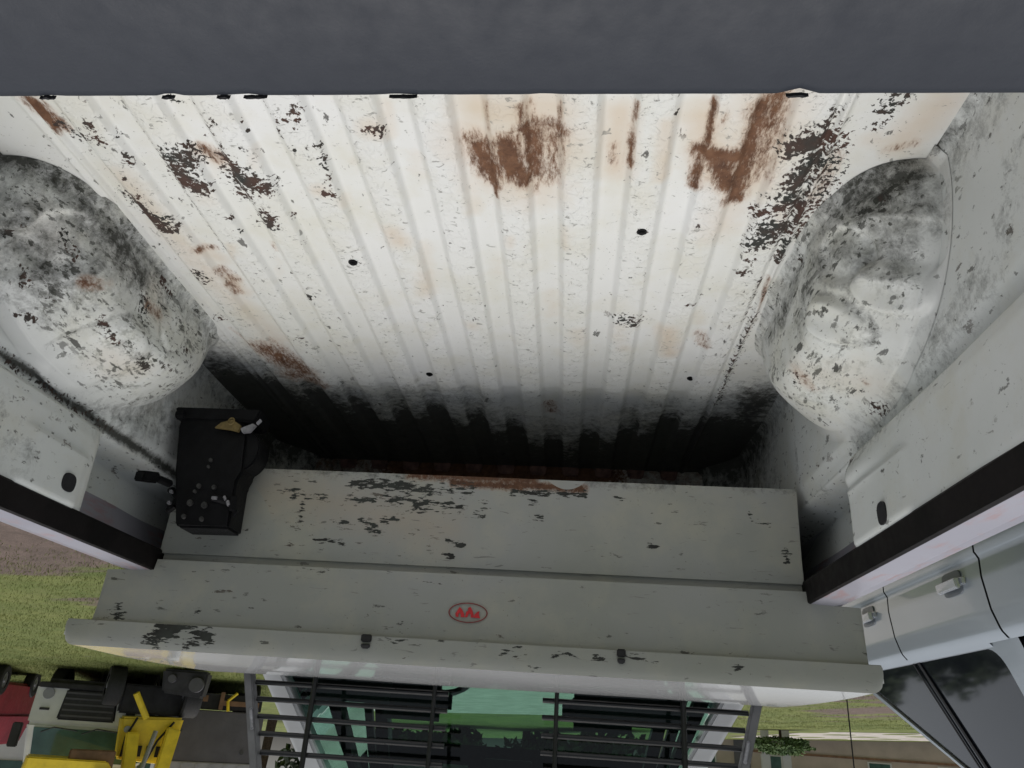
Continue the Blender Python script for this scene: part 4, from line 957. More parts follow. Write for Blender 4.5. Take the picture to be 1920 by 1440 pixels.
for xc, lab in ((.96, 1), (-.28, 2)):
    xc = CX+(.37 if lab == 1 else -.37)
    st = MB().hull([(xc-.25, 3.25, .0), (xc+.25, 3.25, .0), (xc+.25, 3.8, .05), (xc-.25, 3.8, .05), (xc-.25, 3.22, .14), (xc+.25, 3.22, .14), (xc+.25, 3.8, .18), (xc-.25, 3.8, .18)]).hull([(xc-.25, 3.20, .14), (xc+.25, 3.20, .14), (xc+.24, 3.34, .14), (xc-.24, 3.34, .14), (xc-.20, 3.08, .64), (xc+.20, 3.08, .64), (xc+.20, 3.18, .64), (xc-.20, 3.18, .64)]).build('seat', M['seat'], T, bevel=.04)
    MB().box(xc-.155, xc+.155, 3.06, 3.17, .655, .80).build('headrest', M['seat'], st, bevel=.045, seg=3)
    for q in (-.06, .06): MB().tube((xc+q, 3.12, .6), (xc+q, 3.12, .68), .008).build('headrest_rod', M['steel'], st)
rb = MB().box(CX-.74, CX+.74, 2.76, 2.90, .10, .675).build('rear_bench', M['seat'], T, bevel=.04)
MB().box(CX-.70, CX-.30, 2.82, 2.93, .66, .778).build('rear_headrest', M['seat'], rb, bevel=.05, seg=4); MB().box(CX+.36, CX+.74, 2.82, 2.93, .66, .755).build('rear_headrest', M['seat'], rb, bevel=.05, seg=4)
MB().torus((CX+.36, 3.78, .50), (0, -.9, .35), .18, .016, 24, 8).build('steering_wheel', M['black'], T, smooth=True)
MB().box(CX-.09, CX+.12, 3.60, 3.64, .93, 1.00).tube((CX, 3.64, .98), (CX, 3.70, 1.06), .012).build('rear_view_mirror', M['black'], T, bevel=.012)
MB().box(CX+.16, CX+.48, 3.42, 3.44, .955, 1.07).build('pale_panel', M['palepanel'], T, bevel=.008)  # pale panel added inside the windscreen

# ------------------------------------------------------------------ crossover toolbox
TB = empty('toolbox', (CX, 2.05, .27), 'white steel crossover toolbox with red oval flame badge, spanning the bed rails behind the cab', 'toolbox')
def face(name, x0f, x1f, z0, z1, Y, key, mat, extra=None, dx=.008):
    def f(u, v):
        z = z0+(z1-z0)*v; x = x0f(v)+(x1f(v)-x0f(v))*u
        return x, Y+.0010*np.sin(x*5+z*9)+.0006*np.sin(x*17+1)+0*z, z
    n = int(1.5/dx)
    return grid(name, f, np.linspace(0, 1, n), np.linspace(0, 1, max(6, int((z1-z0)/dx*1.3))), mat, TB, key, extra=extra)
face('lower_panel', lambda v: -.524+.006*v, lambda v: .966-.012*v, .270, .487, 1.690, 'B', M['box'], dx=.006, extra={'g': lambda P: .35*np.exp(-((P[:, 2]-.27)/.02)**2), 'd': lambda P: .8*ss(.2, .45, P[:, 0])})
MB().box(-.520, .962, 1.691, 2.30, .2702, .4869).build('lower_shell', M['box'], TB)
# recessed groove between the drop section and the upper body
m = MB(); pr = [(1.6905, .4868), (1.6985, .4880), (1.6985, .5045), (1.6780, .5050), (1.73, .5060), (1.73, .4868)]
m.prism(pr, 'x', -.519, .954); m.build('groove', M['box'], TB)
def ux0(v): return -.519-.098*ss(.17, .20, v)-.012*v
def ux1(v): return .954+.100*ss(.17, .20, v)+.016*v
def uf(u, v):
    z = .5052+(.6485-.5052)*v; x = ux0(v)+(ux1(v)-ux0(v))*u
    return x, 1.6755+.0010*np.sin(x*4+z*9)+0*z, z
grid('upper_panel', uf, np.linspace(0, 1, 250), np.unique(np.concatenate([np.linspace(0, .17, 3), np.linspace(.17, .20, 5), np.linspace(.20, 1, 22)])), M['box'], TB, 'U')
MB().box(-.629, 1.069, 1.678, 2.34, .5335, .648).box(-.518, .953, 1.678, 2.30, .5052, .5335).build('upper_shell', M['box'], TB)
# lid: lip with rounded ends, slightly crowned top
LX0, LX1, LZ0, LZ1 = -.650, 1.118, .6495, .7035
def lidtop(u, v):
    x = LX0+(LX1-LX0)*u; y = 1.667+(2.425-1.667)*v
    ex = np.minimum(x-LX0, LX1-x)
    z = LZ1-(.026-np.sqrt(np.maximum(0, .026**2-np.maximum(0, .026-ex)**2)))+.006*np.sin(np.clip(v, 0, 1)*math.pi)-.006*(1-ss(0, .03, 1-v))+.0010*np.sin(x*7+v*3)*np.sin(v*5)
    return x, y-.004*0, z
uu = np.unique(np.concatenate([np.linspace(0, .03, 14), np.linspace(.03, .97, 120), np.linspace(.97, 1, 14)]))
lid = grid('lid', lidtop, uu, np.linspace(0, 1, 30), M['lid'], TB)
def lip(u, v):
    x = LX0+(LX1-LX0)*u; ex = np.minimum(x-LX0, LX1-x)
    top = LZ1-(.026-np.sqrt(np.maximum(0, .026**2-np.maximum(0, .026-ex)**2))); lo = LZ0+.004*(1-ss(0, .01, ex))
    z = lo+(top-lo)*v; y = 1.661+.006*v**4
    return x, y, z
o = grid('lid_lip', lip, uu, np.linspace(0, 1, 10), M['box'], lid, 'P')
MB().box(LX0+.002, LX1-.002, 1.6625, 1.686, LZ0-.001, LZ0+.003).build('lip_return', M['box'], lid)
for xa, xb in ((LX0, LX0+.003), (LX1-.003, LX1)): MB().box(xa, xb, 1.664, 2.42, LZ0, LZ1-.02).build('lid_end', M['lid'], lid)
MB().box(LX0+.01, LX1-.01, 2.415, 2.422, LZ0, LZ1-.01).build('lid_back', M['lid'], lid)
for x, w, h in ((.430, .011, .026), (-.118, .009, .028)):
    MB().hull([(x-w, 1.652, .668-h/2+.012), (x+w, 1.652, .668-h/2+.012), (x+w, 1.664, .668-h/2+.012), (x-w, 1.664, .668-h/2+.012), (x-w*.7, 1.655, .676), (x+w*.7, 1.655, .676), (x+w*.7, 1.664, .676), (x-w*.7, 1.664, .676)][0:8]).hull([(x-w, 1.652, .647), (x+w, 1.652, .647), (x+w, 1.664, .647), (x-w, 1.664, .647), (x-w, 1.652, .6625), (x+w, 1.652, .6625), (x+w, 1.664, .6625), (x-w, 1.664, .6625)]).build('rubber_stop', M['black'], TB, bevel=.002)
# badge: red oval outline, three flame-like peaks (stands right way up in the picture, so upside down here)
def badge():
    bx, bz, Y = .2155, .588, 1.6725
    m = MB(); n = 56; a, b = .0435, .0215
    V = []
    for i in range(n):
        t = 2*math.pi*i/n
        for k in (1.0, .94): V.append((bx+a*k*math.cos(t), Y, bz+(b*k if k == 1 else b*.895)*math.sin(t)))
    F = [(2*i, 2*((i+1) % n), 2*((i+1) % n)+1, 2*i+1) for i in range(n)]
    m.add(V, F); V2 = [(x, Y+.0012, z) for x, y, z in V]; m.add(V2, F)
    bd = m.build('badge_ring', M['maroon'], TB)
    s = .0435*2/1310.   # metres per pixel of the enlarged badge
    def poly(pts, mt):
        mm = MB(); q = [(bx-(px-890)*s, bz+(py-590)*s*1.0) for px, py in pts]
        mm.prism(q, 'y', Y-.0004, Y+.0012); mm.build('badge_flame', mt, TB)
    poly([(470, 640), (520, 560), (600, 420), (690, 500), (760, 620), (790, 740), (660, 740), (650, 660), (620, 590), (580, 650), (585, 740), (500, 740)], M['red'])
    poly([(800, 740), (830, 560), (890, 530), (880, 440), (960, 400), (1030, 510), (1085, 640), (1095, 730), (1000, 740), (985, 660), (945, 590), (905, 660), (880, 735)], M['red'])
    poly([(1095, 740), (1105, 650), (1180, 560), (1270, 520), (1250, 620), (1310, 745)], M['red'])
badge()
for i, x in enumerate((-.35, .79)):
    MB().box(x-.05, x+.05, 2.42, 2.44, .62, .68).tube((x-.05, 2.435, .68), (x+.05, 2.435, .68), .008).build('hinge', M['steel'], TB)

# ------------------------------------------------------------------ black hitch / bracket unit hanging at the box front
HB = empty('tow_hitch', (.85, 1.62, .14), 'black steel hitch block with bolts and brass tag at one end of the toolbox', 'hitch')
MB().prism([(.740, .300), (.752, .330), (.744, .445), (.895, .447), (.905, .436), (.948, .30), (.972, .19), (.972, .165), (.78, .165), (.752, .21)], 'y', 1.600, 1.675).build('housing', M['blacksteel'], HB, bevel=.006)
MB().hull([(.72, 1.59, .140), (.99, 1.59, .140), (.975, 1.68, .140), (.73, 1.68, .140), (.735, 1.595, .172), (.982, 1.595, .172), (.97, 1.68, .172), (.74, 1.68, .172)]).tube((.955, 1.60, .158), (.985, 1.60, .158), .014, 12).build('flange', M['blacksteel'], HB, bevel=.006)
MB().tube((.762, 1.606, .245), (.762, 1.670, .245), .054, 28).build('drum', M['blacksteel'], HB, bevel=.004)
MB().prism([(.768, .188), (.80, .172), (.832, .182), (.848, .196), (.80, .200), (.772, .205)], 'y', 1.584, 1.592).build('brass_tag', M['brass'], HB, bevel=.001)
MB().torus((.80, 1.583, .178), (0, 1, .1), .009, .002, 14, 6).build('ring', M['brass'], HB, smooth=True)
MB().prism([(.722, .186), (.733, .182), (.768, .196), (.758, .208), (.736, .205)], 'y', 1.583, 1.592).tube((.722, 1.588, .182), (.712, 1.588, .170), .005).build('clip', M['steel'], HB, bevel=.001)
for x, z, r in ((.858, .345, .006), (.812, .347, .006), (.866, .359, .0045), (.872, .388, .008), (.828, .392, .008), (.880, .422, .006), (.826, .426, .006), (.842, .278, .005), (.844, .295, .004)):
    o = MB().tube((x, 1.592, z), (x, 1.602, z), r, 10).tube((x, 1.590, z), (x, 1.593, z), r*.55, 8).build('bolt', M['bolt'], HB, bevel=.0008)
MB().tube((.735, 1.60, .385), (.81, 1.598, .372), .009, 10).box(.732, .752, 1.590, 1.61, .368, .402).tube((.728, 1.60, .402), (.738, 1.60, .415), .004).build('locking_pin', M['blacksteel'], HB, bevel=.001)
MB().box(.790, .806, 1.585, 1.597, .372, .379).tube((.765, 1.59, .379), (.772, 1.59, .37), .004).tube((.752, 1.59, .392), (.759, 1.59, .381), .005).build('shackle', M['steel'], HB, bevel=.001)
HB.scale = (.80, 1, .95); HB.location.z += .014
LC = empty('latch_hook', (.935, 1.60, .35), 'small black latch hook fixed to the bed wall beside the black hitch block', 'hook')
MB().hull([(.925, 1.485, .352), (.948, 1.485, .352), (.948, 1.545, .336), (.925, 1.545, .336), (.925, 1.485, .376), (.948, 1.485, .376), (.948, 1.545, .362), (.925, 1.545, .362)]).build('striker', M['blacksteel'], LC, bevel=.003)
MB().tube((.932, 1.545, .35), (.930, 1.60, .345), .009, 10).build('pin', M['blacksteel'], LC, bevel=.001)
MB().path([(.955, 1.655, .345), (.940, 1.64, .350), (.925, 1.64, .365), (.925, 1.64, .385), (.945, 1.65, .395)], .008, 8).build('hook', M['blacksteel'], LC, smooth=True)
for z, y in ((.356, 1.63), (.382, 1.632)): MB().tube((.937, y-.004, z), (.937, y+.003, z), .0045, 8).build('rivet', M['steel'], LC)

# ------------------------------------------------------------------ window guard behind the cab
WG = empty('window_guard', (.21, 2.5, .52), 'black tubular rear window guard with slanting posts and two groups of horizontal bars', 'window guard')
GC = .213
for s in (-1, 1):
    MB().hull([(GC+s*.862, 2.475, .531), (GC+s*.835, 2.475, .531), (GC+s*.835, 2.515, .531), (GC+s*.862, 2.515, .531), (GC+s*.690, 2.475, 1.12), (GC+s*.664, 2.475, 1.12), (GC+s*.664, 2.515, 1.12), (GC+s*.690, 2.515, 1.12)]).build('post', M['post'], WG, bevel=.003)
    MB().box(GC+s*.85-.05, GC+s*.85+.05, 2.45, 2.54, .5325, .545).build('foot_plate', M['post'], WG, bevel=.003)
    MB().path([(GC+s*.775, 2.50, .80), (GC+s*.762, 2.47, .805), (GC+s*.748, 2.47, .855), (GC+s*.760, 2.50, .862)], .006, 8).build('catch', M['steel'], WG, smooth=True)
    for z in (.620, .672, .7235, .772, .822, .870, .922, .972, 1.022):
        a = GC+s*(.835-(z-.52)*.285)-s*.003; b = GC+s*.148
        MB().tube((a, 2.498, z), (b, 2.498, z), .0078, 10).build('bar', M['bar'], WG, smooth=True)
    for xr in (.192, .578):
        MB().tube((GC+s*xr, 2.486, .60), (GC+s*(xr-.002), 2.486, 1.10), .0068 if xr < .3 else .0085, 10).build('upright_rod', M['bar'], WG, smooth=True)
MB().tube((GC-.69, 2.495, 1.12), (GC+.69, 2.495, 1.12), .016, 12).build('top_rail', M['post'], WG, smooth=True)

# ------------------------------------------------------------------ silver pickup parked alongside (its right side faces us)
NP = empty('silver_pickup', (-2.55, 3.8, -.9), 'silver four-door pickup truck with dark windows parked close alongside the white truck', 'pickup truck')
ZP = [(-.45, -1.79), (-.20, -1.70), (.02, -1.690), (.045, -1.705), (.12, -1.700), (.25, -1.712), (.33, -1.735), (.362, -1.760)]
def px(z): return np.interp(z, [a for a, b in ZP], [b for a, b in ZP])
def body_panel(name, y0, y1, parent=NP, top=.362, arch=None):
    def f(y, z):
        x = px(z)
        if arch is not None:
            d = np.hypot(y-arch, z+.45); z = np.where(d < .42, -.45+np.sqrt(np.maximum(.42**2-(y-arch)**2, 0)), z); x = px(z)+.012*(1-ss(.42, .50, d))
        return x, y, z
    return grid(name, f, np.linspace(y0, y1, max(8, int((y1-y0)/.04))), np.unique(np.concatenate([np.linspace(-.45, .02, 14), np.linspace(.02, .362, 26)])), M['silver'], parent)
body_panel('rear_quarter', 1.0, 3.193, arch=1.9)
rd = body_panel('door', 3.207, 4.153); fd = body_panel('door', 4.167, 5.30)
body_panel('front_wing', 5.314, 6.6, arch=5.95)
MB().prism([(1.0, -.44), (6.5, -.44), (6.5, .34), (1.0, .34)], 'x', -3.3, -1.80).build('body_core', M['dark'], NP)
# far side and front/back closing panels
MB().box(-3.42, -3.3, 1.0, 6.6, -.45, .36).build('far_side', M['silver'], NP, bevel=.03)
MB().box(-3.4, -1.76, .96, 1.02, -.40, .36).build('tailgate', M['silver'], NP, bevel=.02)
MB().hull([(-3.35, 5.3, .28), (-1.80, 5.3, .28), (-1.85, 6.65, .10), (-3.3, 6.65, .10), (-3.3, 5.3, .37), (-1.85, 5.3, .37), (-1.9, 6.6, .22), (-3.25, 6.6, .22)]).build('bonnet', M['silver'], NP, bevel=.03)
MB().hull([(-3.36, 6.5, -.45), (-1.80, 6.5, -.45), (-1.84, 6.72, -.45), (-3.32, 6.72, -.45), (-3.34, 6.5, .12), (-1.82, 6.5, .12), (-1.88, 6.70, .12), (-3.28, 6.70, .12)]).build('front_bumper', M['silver'], NP, bevel=.04)
# bed cover / load bed top
MB().box(-3.34, -1.82, 1.02, 3.0, .30, .345).build('bed_cover', M['black'], NP, bevel=.005)
# greenhouse: leans inwards
def gx(z): return -1.772-(z-.362)*.36
def side_quad(y0b, y1b, y0t, y1t, zb, zt, off=0): return [(gx(zb)+off, y0b, zb), (gx(zb)+off, y1b, zb), (gx(zt)+off, y1t, zt), (gx(zt)+off, y0t, zt)]
def rounded(pts, r, n=6):
    out = []; k = len(pts)
    for i in range(k):
        p = Vector(pts[i]); a = Vector(pts[i-1]); b = Vector(pts[(i+1) % k]); rr = r[i] if isinstance(r, (list, tuple)) else r
        u = (a-p); v2 = (b-p); q0 = p+u.normalized()*min(rr, u.length*.45); q1 = p+v2.normalized()*min(rr, v2.length*.45)
        for j in range(n+1):
            t = j/n; out.append(((1-t)**2*q0+2*t*(1-t)*p+t*t*q1))
    return out
WB = [(gx(.372), 3.40, .372), (gx(.372), 4.94, .372), (gx(.84), 4.10, .84), (gx(.84), 3.42, .84)]
def frame(outer, inner_r, th, mat, name, parent, inset):
    o = outer; c = sum((Vector(p) for p in o), Vector())/len(o)
    return o
# solid cabin shell (silver) with a window opening laid as a proud frame around the glass
sh = [(gx(.355), 3.16, .355), (gx(.355), 5.08, .355), (gx(.93), 4.02, .93), (gx(.93), 3.22, .93)]
inner = rounded([(gx(.376)+0, 3.34, .376), (gx(.376), 4.98, .376), (gx(.86), 4.12, .86), (gx(.86), 3.34, .86)], [.10, .02, .06, .08])
def ring(outer4, inner_pts, mat, name, depth=.03):
    n = len(inner_pts); c = sum(inner_pts, Vector())/n; V = []; F = []
    # project each inner point outward to the outer quad
    o = [Vector(p) for p in outer4]; m = 7
    outs = []
    for i in range(4):
        outs += [o[i]]*m
    for p in inner_pts: V.append(p)
    for p in outs[:n]: V.append(p)
    for i in range(n):
        j = (i+1) % n; F.append((i, j, n+j, n+i))
    for p in inner_pts: V.append(p+Vector((-depth, 0, 0)))
    for i in range(n):
        j = (i+1) % n; F.append((j, i, 2*n+i, 2*n+j))
    F = [tuple(dict.fromkeys(f)) for f in F]
    mm = MB(); mm.add(V, F); ob = mm.build(name, mat, NP); return ob
ring(sh, inner, M['silver'], 'window_frame')
mm = MB(); g0 = [p+Vector((-.012, 0, 0)) for p in inner]; mm.add(g0, [tuple(range(len(g0)))]).build('side_glass', M['carglass'], NP)
# window sill trim
MB().hull([(gx(.362)+.006, 3.36, .364), (gx(.362)+.012, 3.36, .357), (gx(.362)+.012, 4.98, .357), (gx(.362)+.006, 4.98, .364), (gx(.375)-.004, 3.36, .376), (gx(.375)+.004, 3.36, .374), (gx(.375)+.004, 4.98, .374), (gx(.375)-.004, 4.98, .376)]).build('sill_trim', M['silver'], NP)
for ya, yb, w in ((4.155, 4.165, .006), (4.095, 4.10, .012)):
    MB().hull([(gx(.376)-.008, ya-w, .376), (gx(.376)-.003, ya-w, .376), (gx(.376)-.003, ya+w, .376), (gx(.376)-.008, ya+w, .376), (gx(.86)-.008, yb-w-.16, .86), (gx(.86)-.003, yb-w-.16, .86), (gx(.86)-.003, yb+w-.16, .86), (gx(.86)-.008, yb+w-.16, .86)]).build('window_divider', M['dark'], NP)
MB().hull([(-3.25, 3.2, .36), (-1.80, 3.16, .36), (-1.80, 5.0, .36), (-3.25, 5.0, .36), (-3.05, 3.3, .92), (-2.03, 3.3, .92), (-2.03, 3.98, .92), (-3.05, 3.98, .92)]).build('cabin_shell', M['carglass'], NP)
MB().hull([(-3.1, 3.24, .925), (gx(.93), 3.22, .925), (gx(.93), 4.02, .925), (-3.1, 4.02, .925), (-3.0, 3.3, .98), (-2.06, 3.3, .98), (-2.06, 3.96, .98), (-3.0, 3.96, .98)]).build('roof', M['silver'], NP, bevel=.015)
MB().hull([(-1.765, 5.02, .35), (-1.84, 5.05, .35), (-1.86, 5.12, .35), (-1.785, 5.10, .35), (gx(.93), 3.99, .93), (gx(.93)-.06, 4.0, .93), (gx(.93)-.06, 4.06, .93), (gx(.93)-.005, 4.05, .93)]).build('windscreen_pillar', M['whitetruck'], NP, bevel=.006)
for dr, yh in ((rd, 3.43), (fd, 4.42)):
    z = .108; X = -1.700
    m = MB().tube((X+.001, yh+.01, z), (X-.006, yh+.01, z), .052, 20)
    V = []; n = 24; H = MB()
    for j, (dx, k) in enumerate(((.001, 1.0), (-.008, .9), (-.018, .6), (-.020, .02))):
        for i in range(n): t = 2*math.pi*i/n; V.append((X+dx, yh+.015+.075*k*math.cos(t), z+.045*k*math.sin(t)))
    F = [(j*n+i, j*n+(i+1) % n, (j+1)*n+(i+1) % n, (j+1)*n+i) for j in range(3) for i in range(n)]
    mm = MB(); mm.add([(x+.003, y, zq) for x, y, zq in V], F)
    cup = MB().prism([(yh+.015+.085*math.copysign(abs(math.cos(t))**.4, math.cos(t)), z+.052*math.copysign(abs(math.sin(t))**.4, math.sin(t))) for t in np.linspace(0, 2*math.pi, 24, endpoint=False)], 'x', X-.004, X+.003).build('handle_cup', M['handlecup'], dr, bevel=.001)
    MB().hull([(X, yh-.105, z-.012), (X+.014, yh-.10, z-.012), (X+.014, yh-.06, z-.014), (X, yh-.06, z-.014), (X, yh-.105, z+.020), (X+.012, yh-.10, z+.018), (X+.012, yh-.06, z+.018), (X, yh-.06, z+.020)]).hull([(X+.018, yh-.085, z-.012), (X+.040, yh-.08, z-.008), (X+.038, yh+.10, z-.008), (X+.018, yh+.10, z-.006), (X+.016, yh-.085, z+.034), (X+.032, yh-.08, z+.032), (X+.032, yh+.10, z+.032), (X+.016, yh+.10, z+.034)]).hull([(X, yh+.075, z-.012), (X+.02, yh+.075, z-.010), (X+.02, yh+.115, z-.010), (X, yh+.115, z-.012), (X, yh+.075, z+.022), (X+.02, yh+.075, z+.020), (X+.02, yh+.115, z+.020), (X, yh+.115, z+.022)]).hull([(X, yh-.085, z-.01), (X+.02, yh-.085, z-.01), (X+.02, yh-.055, z-.01), (X, yh-.055, z-.01), (X, yh-.085, z+.02), (X+.02, yh-.085, z+.02), (X+.02, yh-.055, z+.02), (X, yh-.055, z+.02)]).build('handle', M['chrome'], dr, bevel=.004)
for s, x in ((-1, -3.25), (1, -1.88)):
    for y in (1.9, 5.95): wheel((x, y, GZ(x, y)+.37), .37, .25, NP)

# ------------------------------------------------------------------ parked machines beyond the grass
def place(name, deg, d, label, cat, yaw=0, dz=0, group=None):
    a = R_(deg); x, y = d*math.sin(a), d*math.cos(a)
    return empty(name, (x, y, GZ(x, y)+dz), label, cat, group, rz=-a+R_(yaw))
def lwheel(par, c, r, w=.3):
    return wheel(c, r, w, par, local=par)
# white lorry, front towards us
deg0 = 31.3
o = place('white_lorry', deg0, 21.0, 'white lorry cab with black grille and green windscreen facing the pickup across the grass', 'lorry', yaw=14)
MB().hull([(-1.2, 0, .45), (1.2, 0, .45), (1.2, 1.9, .45), (-1.2, 1.9, .45), (-1.2, 0, 1.25), (1.2, 0, 1.25), (1.2, 1.9, 1.25), (-1.2, 1.9, 1.25)]).hull([(-1.2, 0, 1.25), (1.2, 0, 1.25), (1.2, 1.9, 1.25), (-1.2, 1.9, 1.25), (-1.10, .22, 2.1), (1.10, .22, 2.1), (1.10, 1.9, 2.1), (-1.10, 1.9, 2.1)]).hull([(-1.12, .20, 2.1), (1.12, .20, 2.1), (1.12, 1.9, 2.1), (-1.12, 1.9, 2.1), (-1.0, .35, 2.25), (1.0, .35, 2.25), (1.0, 1.8, 2.25), (-1.0, 1.8, 2.25)]).build('cab', M['whitetruck'], local=o, bevel=.04)
MB().hull([(-1.02, -.01, 1.33), (1.02, -.01, 1.33), (1.02, .05, 1.33), (-1.02, .05, 1.33), (-.96, .16, 2.0), (.96, .16, 2.0), (.96, .22, 2.0), (-.96, .22, 2.0)]).build('windscreen', M['truckglass'], local=o)
gr = MB().hull([(-.55, -.04, .50), (.55, -.04, .50), (.55, .02, .50), (-.55, .02, .50), (-.62, -.04, 1.15), (.62, -.04, 1.15), (.62, .02, 1.15), (-.62, .02, 1.15)]).build('grille', M['darkmachine'], local=o, bevel=.03)
for k in range(5): MB().box(-.54, .54, -.055, -.035, .56+k*.12, .60+k*.12).build('grille_slat', M['greybox'], local=gr)
for s in (-1, 1):
    MB().tube((s*.92, -.03, .62), (s*.92, .02, .62), .12, 16).build('headlight', M['midgrey'], local=o)
    MB().box(s*.92-.1, s*.92+.1, -.025, .0, .92, .97).build('indicator', M['darkmachine'], local=o)
    MB().box(s*1.34-.1, s*1.34+.1, -.1, .0, 1.25, 1.75).build('door_mirror', M['darkmachine'], local=o, bevel=.02)
    MB().add([(s*1.212, .45, 1.32), (s*1.212, 1.35, 1.32), (s*1.13, 1.35, 2.0), (s*1.13, .6, 2.0)], [(0, 1, 2, 3)]).build('side_window', M['truckglass'], local=o)
    lwheel(o, (s*1.0, 1.0, .45), .45); lwheel(o, (s*1.0, 4.2, .45), .45)
MB().box(-1.0, 1.0, .1, 6.0, .30, .62).build('chassis', M['darkmachine'], local=o)
MB().box(-1.25, 1.25, 2.0, 6.2, .62, 1.2).build('load_bed', M['darkmachine'], local=o)
MB().box(-1.15, 1.15, -.08, .02, .38, .50).build('bumper', M['darkmachine'], local=o, bevel=.02)
MB().path([(-.9, -.03, 1.36), (-.3, -.03, 1.30), (.0, -.02, 1.42)], .012, 6).path([(.1, -.03, 1.36), (.6, -.03, 1.31), (.85, -.02, 1.42)], .012, 6).build('wiper', M['dark'], local=o)
# coach behind it
o = place('white_coach', 36.0, 27.5, 'tall white coach with large green front windows parked behind the white lorry', 'coach', yaw=10)
MB().box(-1.45, 1.45, 0, 9, .5, 3.5).build('body', M['whitetruck'], local=o, bevel=.12)
MB().hull([(-1.3, -.03, 2.05), (1.3, -.03, 2.05), (1.3, .03, 2.05), (-1.3, .03, 2.05), (-1.2, -.02, 3.3), (1.2, -.02, 3.3), (1.2, .03, 3.3), (-1.2, .03, 3.3)]).build('windscreen', M['truckglass'], local=o)
MB().box(-1.3, 1.3, -.04, .0, .7, 1.2).build('front_grille', M['darkmachine'], local=o)
for k in range(5): MB().box(1.44, 1.47, .9+k*1.6, 2.3+k*1.6, 1.9, 3.0).build('side_window', M['truckglass'], local=o)
for s in (-1, 1):
    lwheel(o, (s*1.25, 2, .48), .48); lwheel(o, (s*1.25, 7, .48), .48)
# red lorry front at the far edge
o = place('red_van', 39.2, 21.5, 'dark red van standing in shade at the end of the row of machines', 'van', yaw=20)
MB().hull([(-.9, 0, .35), (.9, 0, .35), (.9, 4, .35), (-.9, 4, .35), (-.9, 0, 1.05), (.9, 0, 1.05), (.9, 4, 1.05), (-.9, 4, 1.05)]).hull([(-.88, .9, 1.05), (.88, .9, 1.05), (.88, 4, 1.05), (-.88, 4, 1.05), (-.75, 1.3, 1.75), (.75, 1.3, 1.75), (.75, 3.9, 1.75), (-.75, 3.9, 1.75)]).build('body', M['redtruck'], local=o, bevel=.06)
MB().hull([(-.8, .87, 1.12), (.8, .87, 1.12), (.8, .9, 1.12), (-.8, .9, 1.12), (-.7, 1.20, 1.65), (.7, 1.20, 1.65), (.7, 1.26, 1.65), (-.7, 1.26, 1.65)]).build('windscreen', M['truckglass'], local=o)
MB().box(-.7, .7, -.03, .02, .4, .7).build('grille', M['darkmachine'], local=o)
for s in (-1, 1):
    MB().box(s*.72-.12, s*.72+.12, -.03, .02, .75, .92).build('headlight', M['midgrey'], local=o)
    lwheel(o, (s*.82, .8, .33), .33, .22); lwheel(o, (s*.82, 3.2, .33), .33, .22)
# yellow wheel loader
o = place('yellow_loader', 27.6, 20.5, 'yellow wheel loader with raised arms and big black tyres beside the white lorry', 'loader', yaw=-8)
lwheel(o, (.95, -.2, .42), .42, .34); lwheel(o, (-.8, .2, .5), .5, .4); lwheel(o, (.8, 3.0, .55), .55, .4); lwheel(o, (-.8, 3.0, .55), .55, .4)
MB().box(-.7, .7, .2, 3.6, .35, .98).build('chassis', M['darkmachine'], local=o, bevel=.04)
MB().hull([(-.72, -.1, 1.0), (.62, -.1, 1.05), (.62, 1.6, 1.0), (-.72, 1.6, 1.0), (-.62, .0, 2.0), (.50, .0, 1.9), (.50, 1.6, 2.0), (-.62, 1.6, 2.0)]).build('engine_cover', M['yellow'], local=o, bevel=.05)
MB().hull([(-.66, -.35, 1.25), (-.36, -.35, 1.2), (-.36, -.12, 1.2), (-.66, -.12, 1.25), (-.50, -.55, 2.7), (-.22, -.55, 2.7), (-.22, -.3, 2.7), (-.50, -.3, 2.7)]).build('lift_arm', M['yellow'], local=o, bevel=.03)
MB().hull([(.20, -.35, 1.35), (.48, -.35, 1.35), (.48, -.12, 1.35), (.20, -.12, 1.35), (.06, -.55, 2.7), (.34, -.55, 2.7), (.34, -.3, 2.7), (.06, -.3, 2.7)]).build('lift_arm', M['yellow'], local=o, bevel=.03)
MB().hull([(.75, -.8, 1.92), (2.25, -.8, 1.88), (2.25, .2, 1.88), (.75, .2, 1.92), (-.1, -.5, 2.9), (2.35, -.5, 2.9), (2.35, .3, 2.9), (-.1, .3, 2.9)]).build('bucket', M['yellow'], local=o, bevel=.03)
MB().hull([(.05, -.86, 2.28), (.95, -.86, 2.18), (.95, -.78, 2.18), (.05, -.78, 2.28), (.25, -.62, 2.7), (1.05, -.62, 2.7), (1.05, -.5, 2.7), (.25, -.5, 2.7)]).build('bucket_opening', M['brown'], local=o)
MB().box(.62, 1.5, -.72, -.5, 1.72, 2.08).build('bucket_linkage', M['brown'], local=o, bevel=.02)
MB().tube((.50, -.5, .55), (.15, -.4, 1.05), .07, 10).build('boom', M['yellow'], local=o, smooth=True)
MB().tube((-.1, -.5, 1.3), (.1, -.75, 2.4), .05, 10).build('hydraulic_ram', M['steel'], local=o)
MB().box(-.5, .5, 1.7, 3.2, 1.0, 2.4).build('operator_cab', M['truckglass'], local=o, bevel=.05)
for x0, z0, x1, z1 in ((-.5, 1.1, -.1, 1.9), (.3, 1.05, .45, 1.85)): MB().path([(x0, -.15, z0), ((x0+x1)/2+.08, -.22, (z0+z1)/2), (x1, -.12, z1)], .025, 8).build('hose', M['dark'], local=o, smooth=True)
for k in range(4): MB().box(-.35+k*.2, -.25+k*.2, -.12, -.06, 1.62, 1.84).build('vent', M['dark'], local=o)
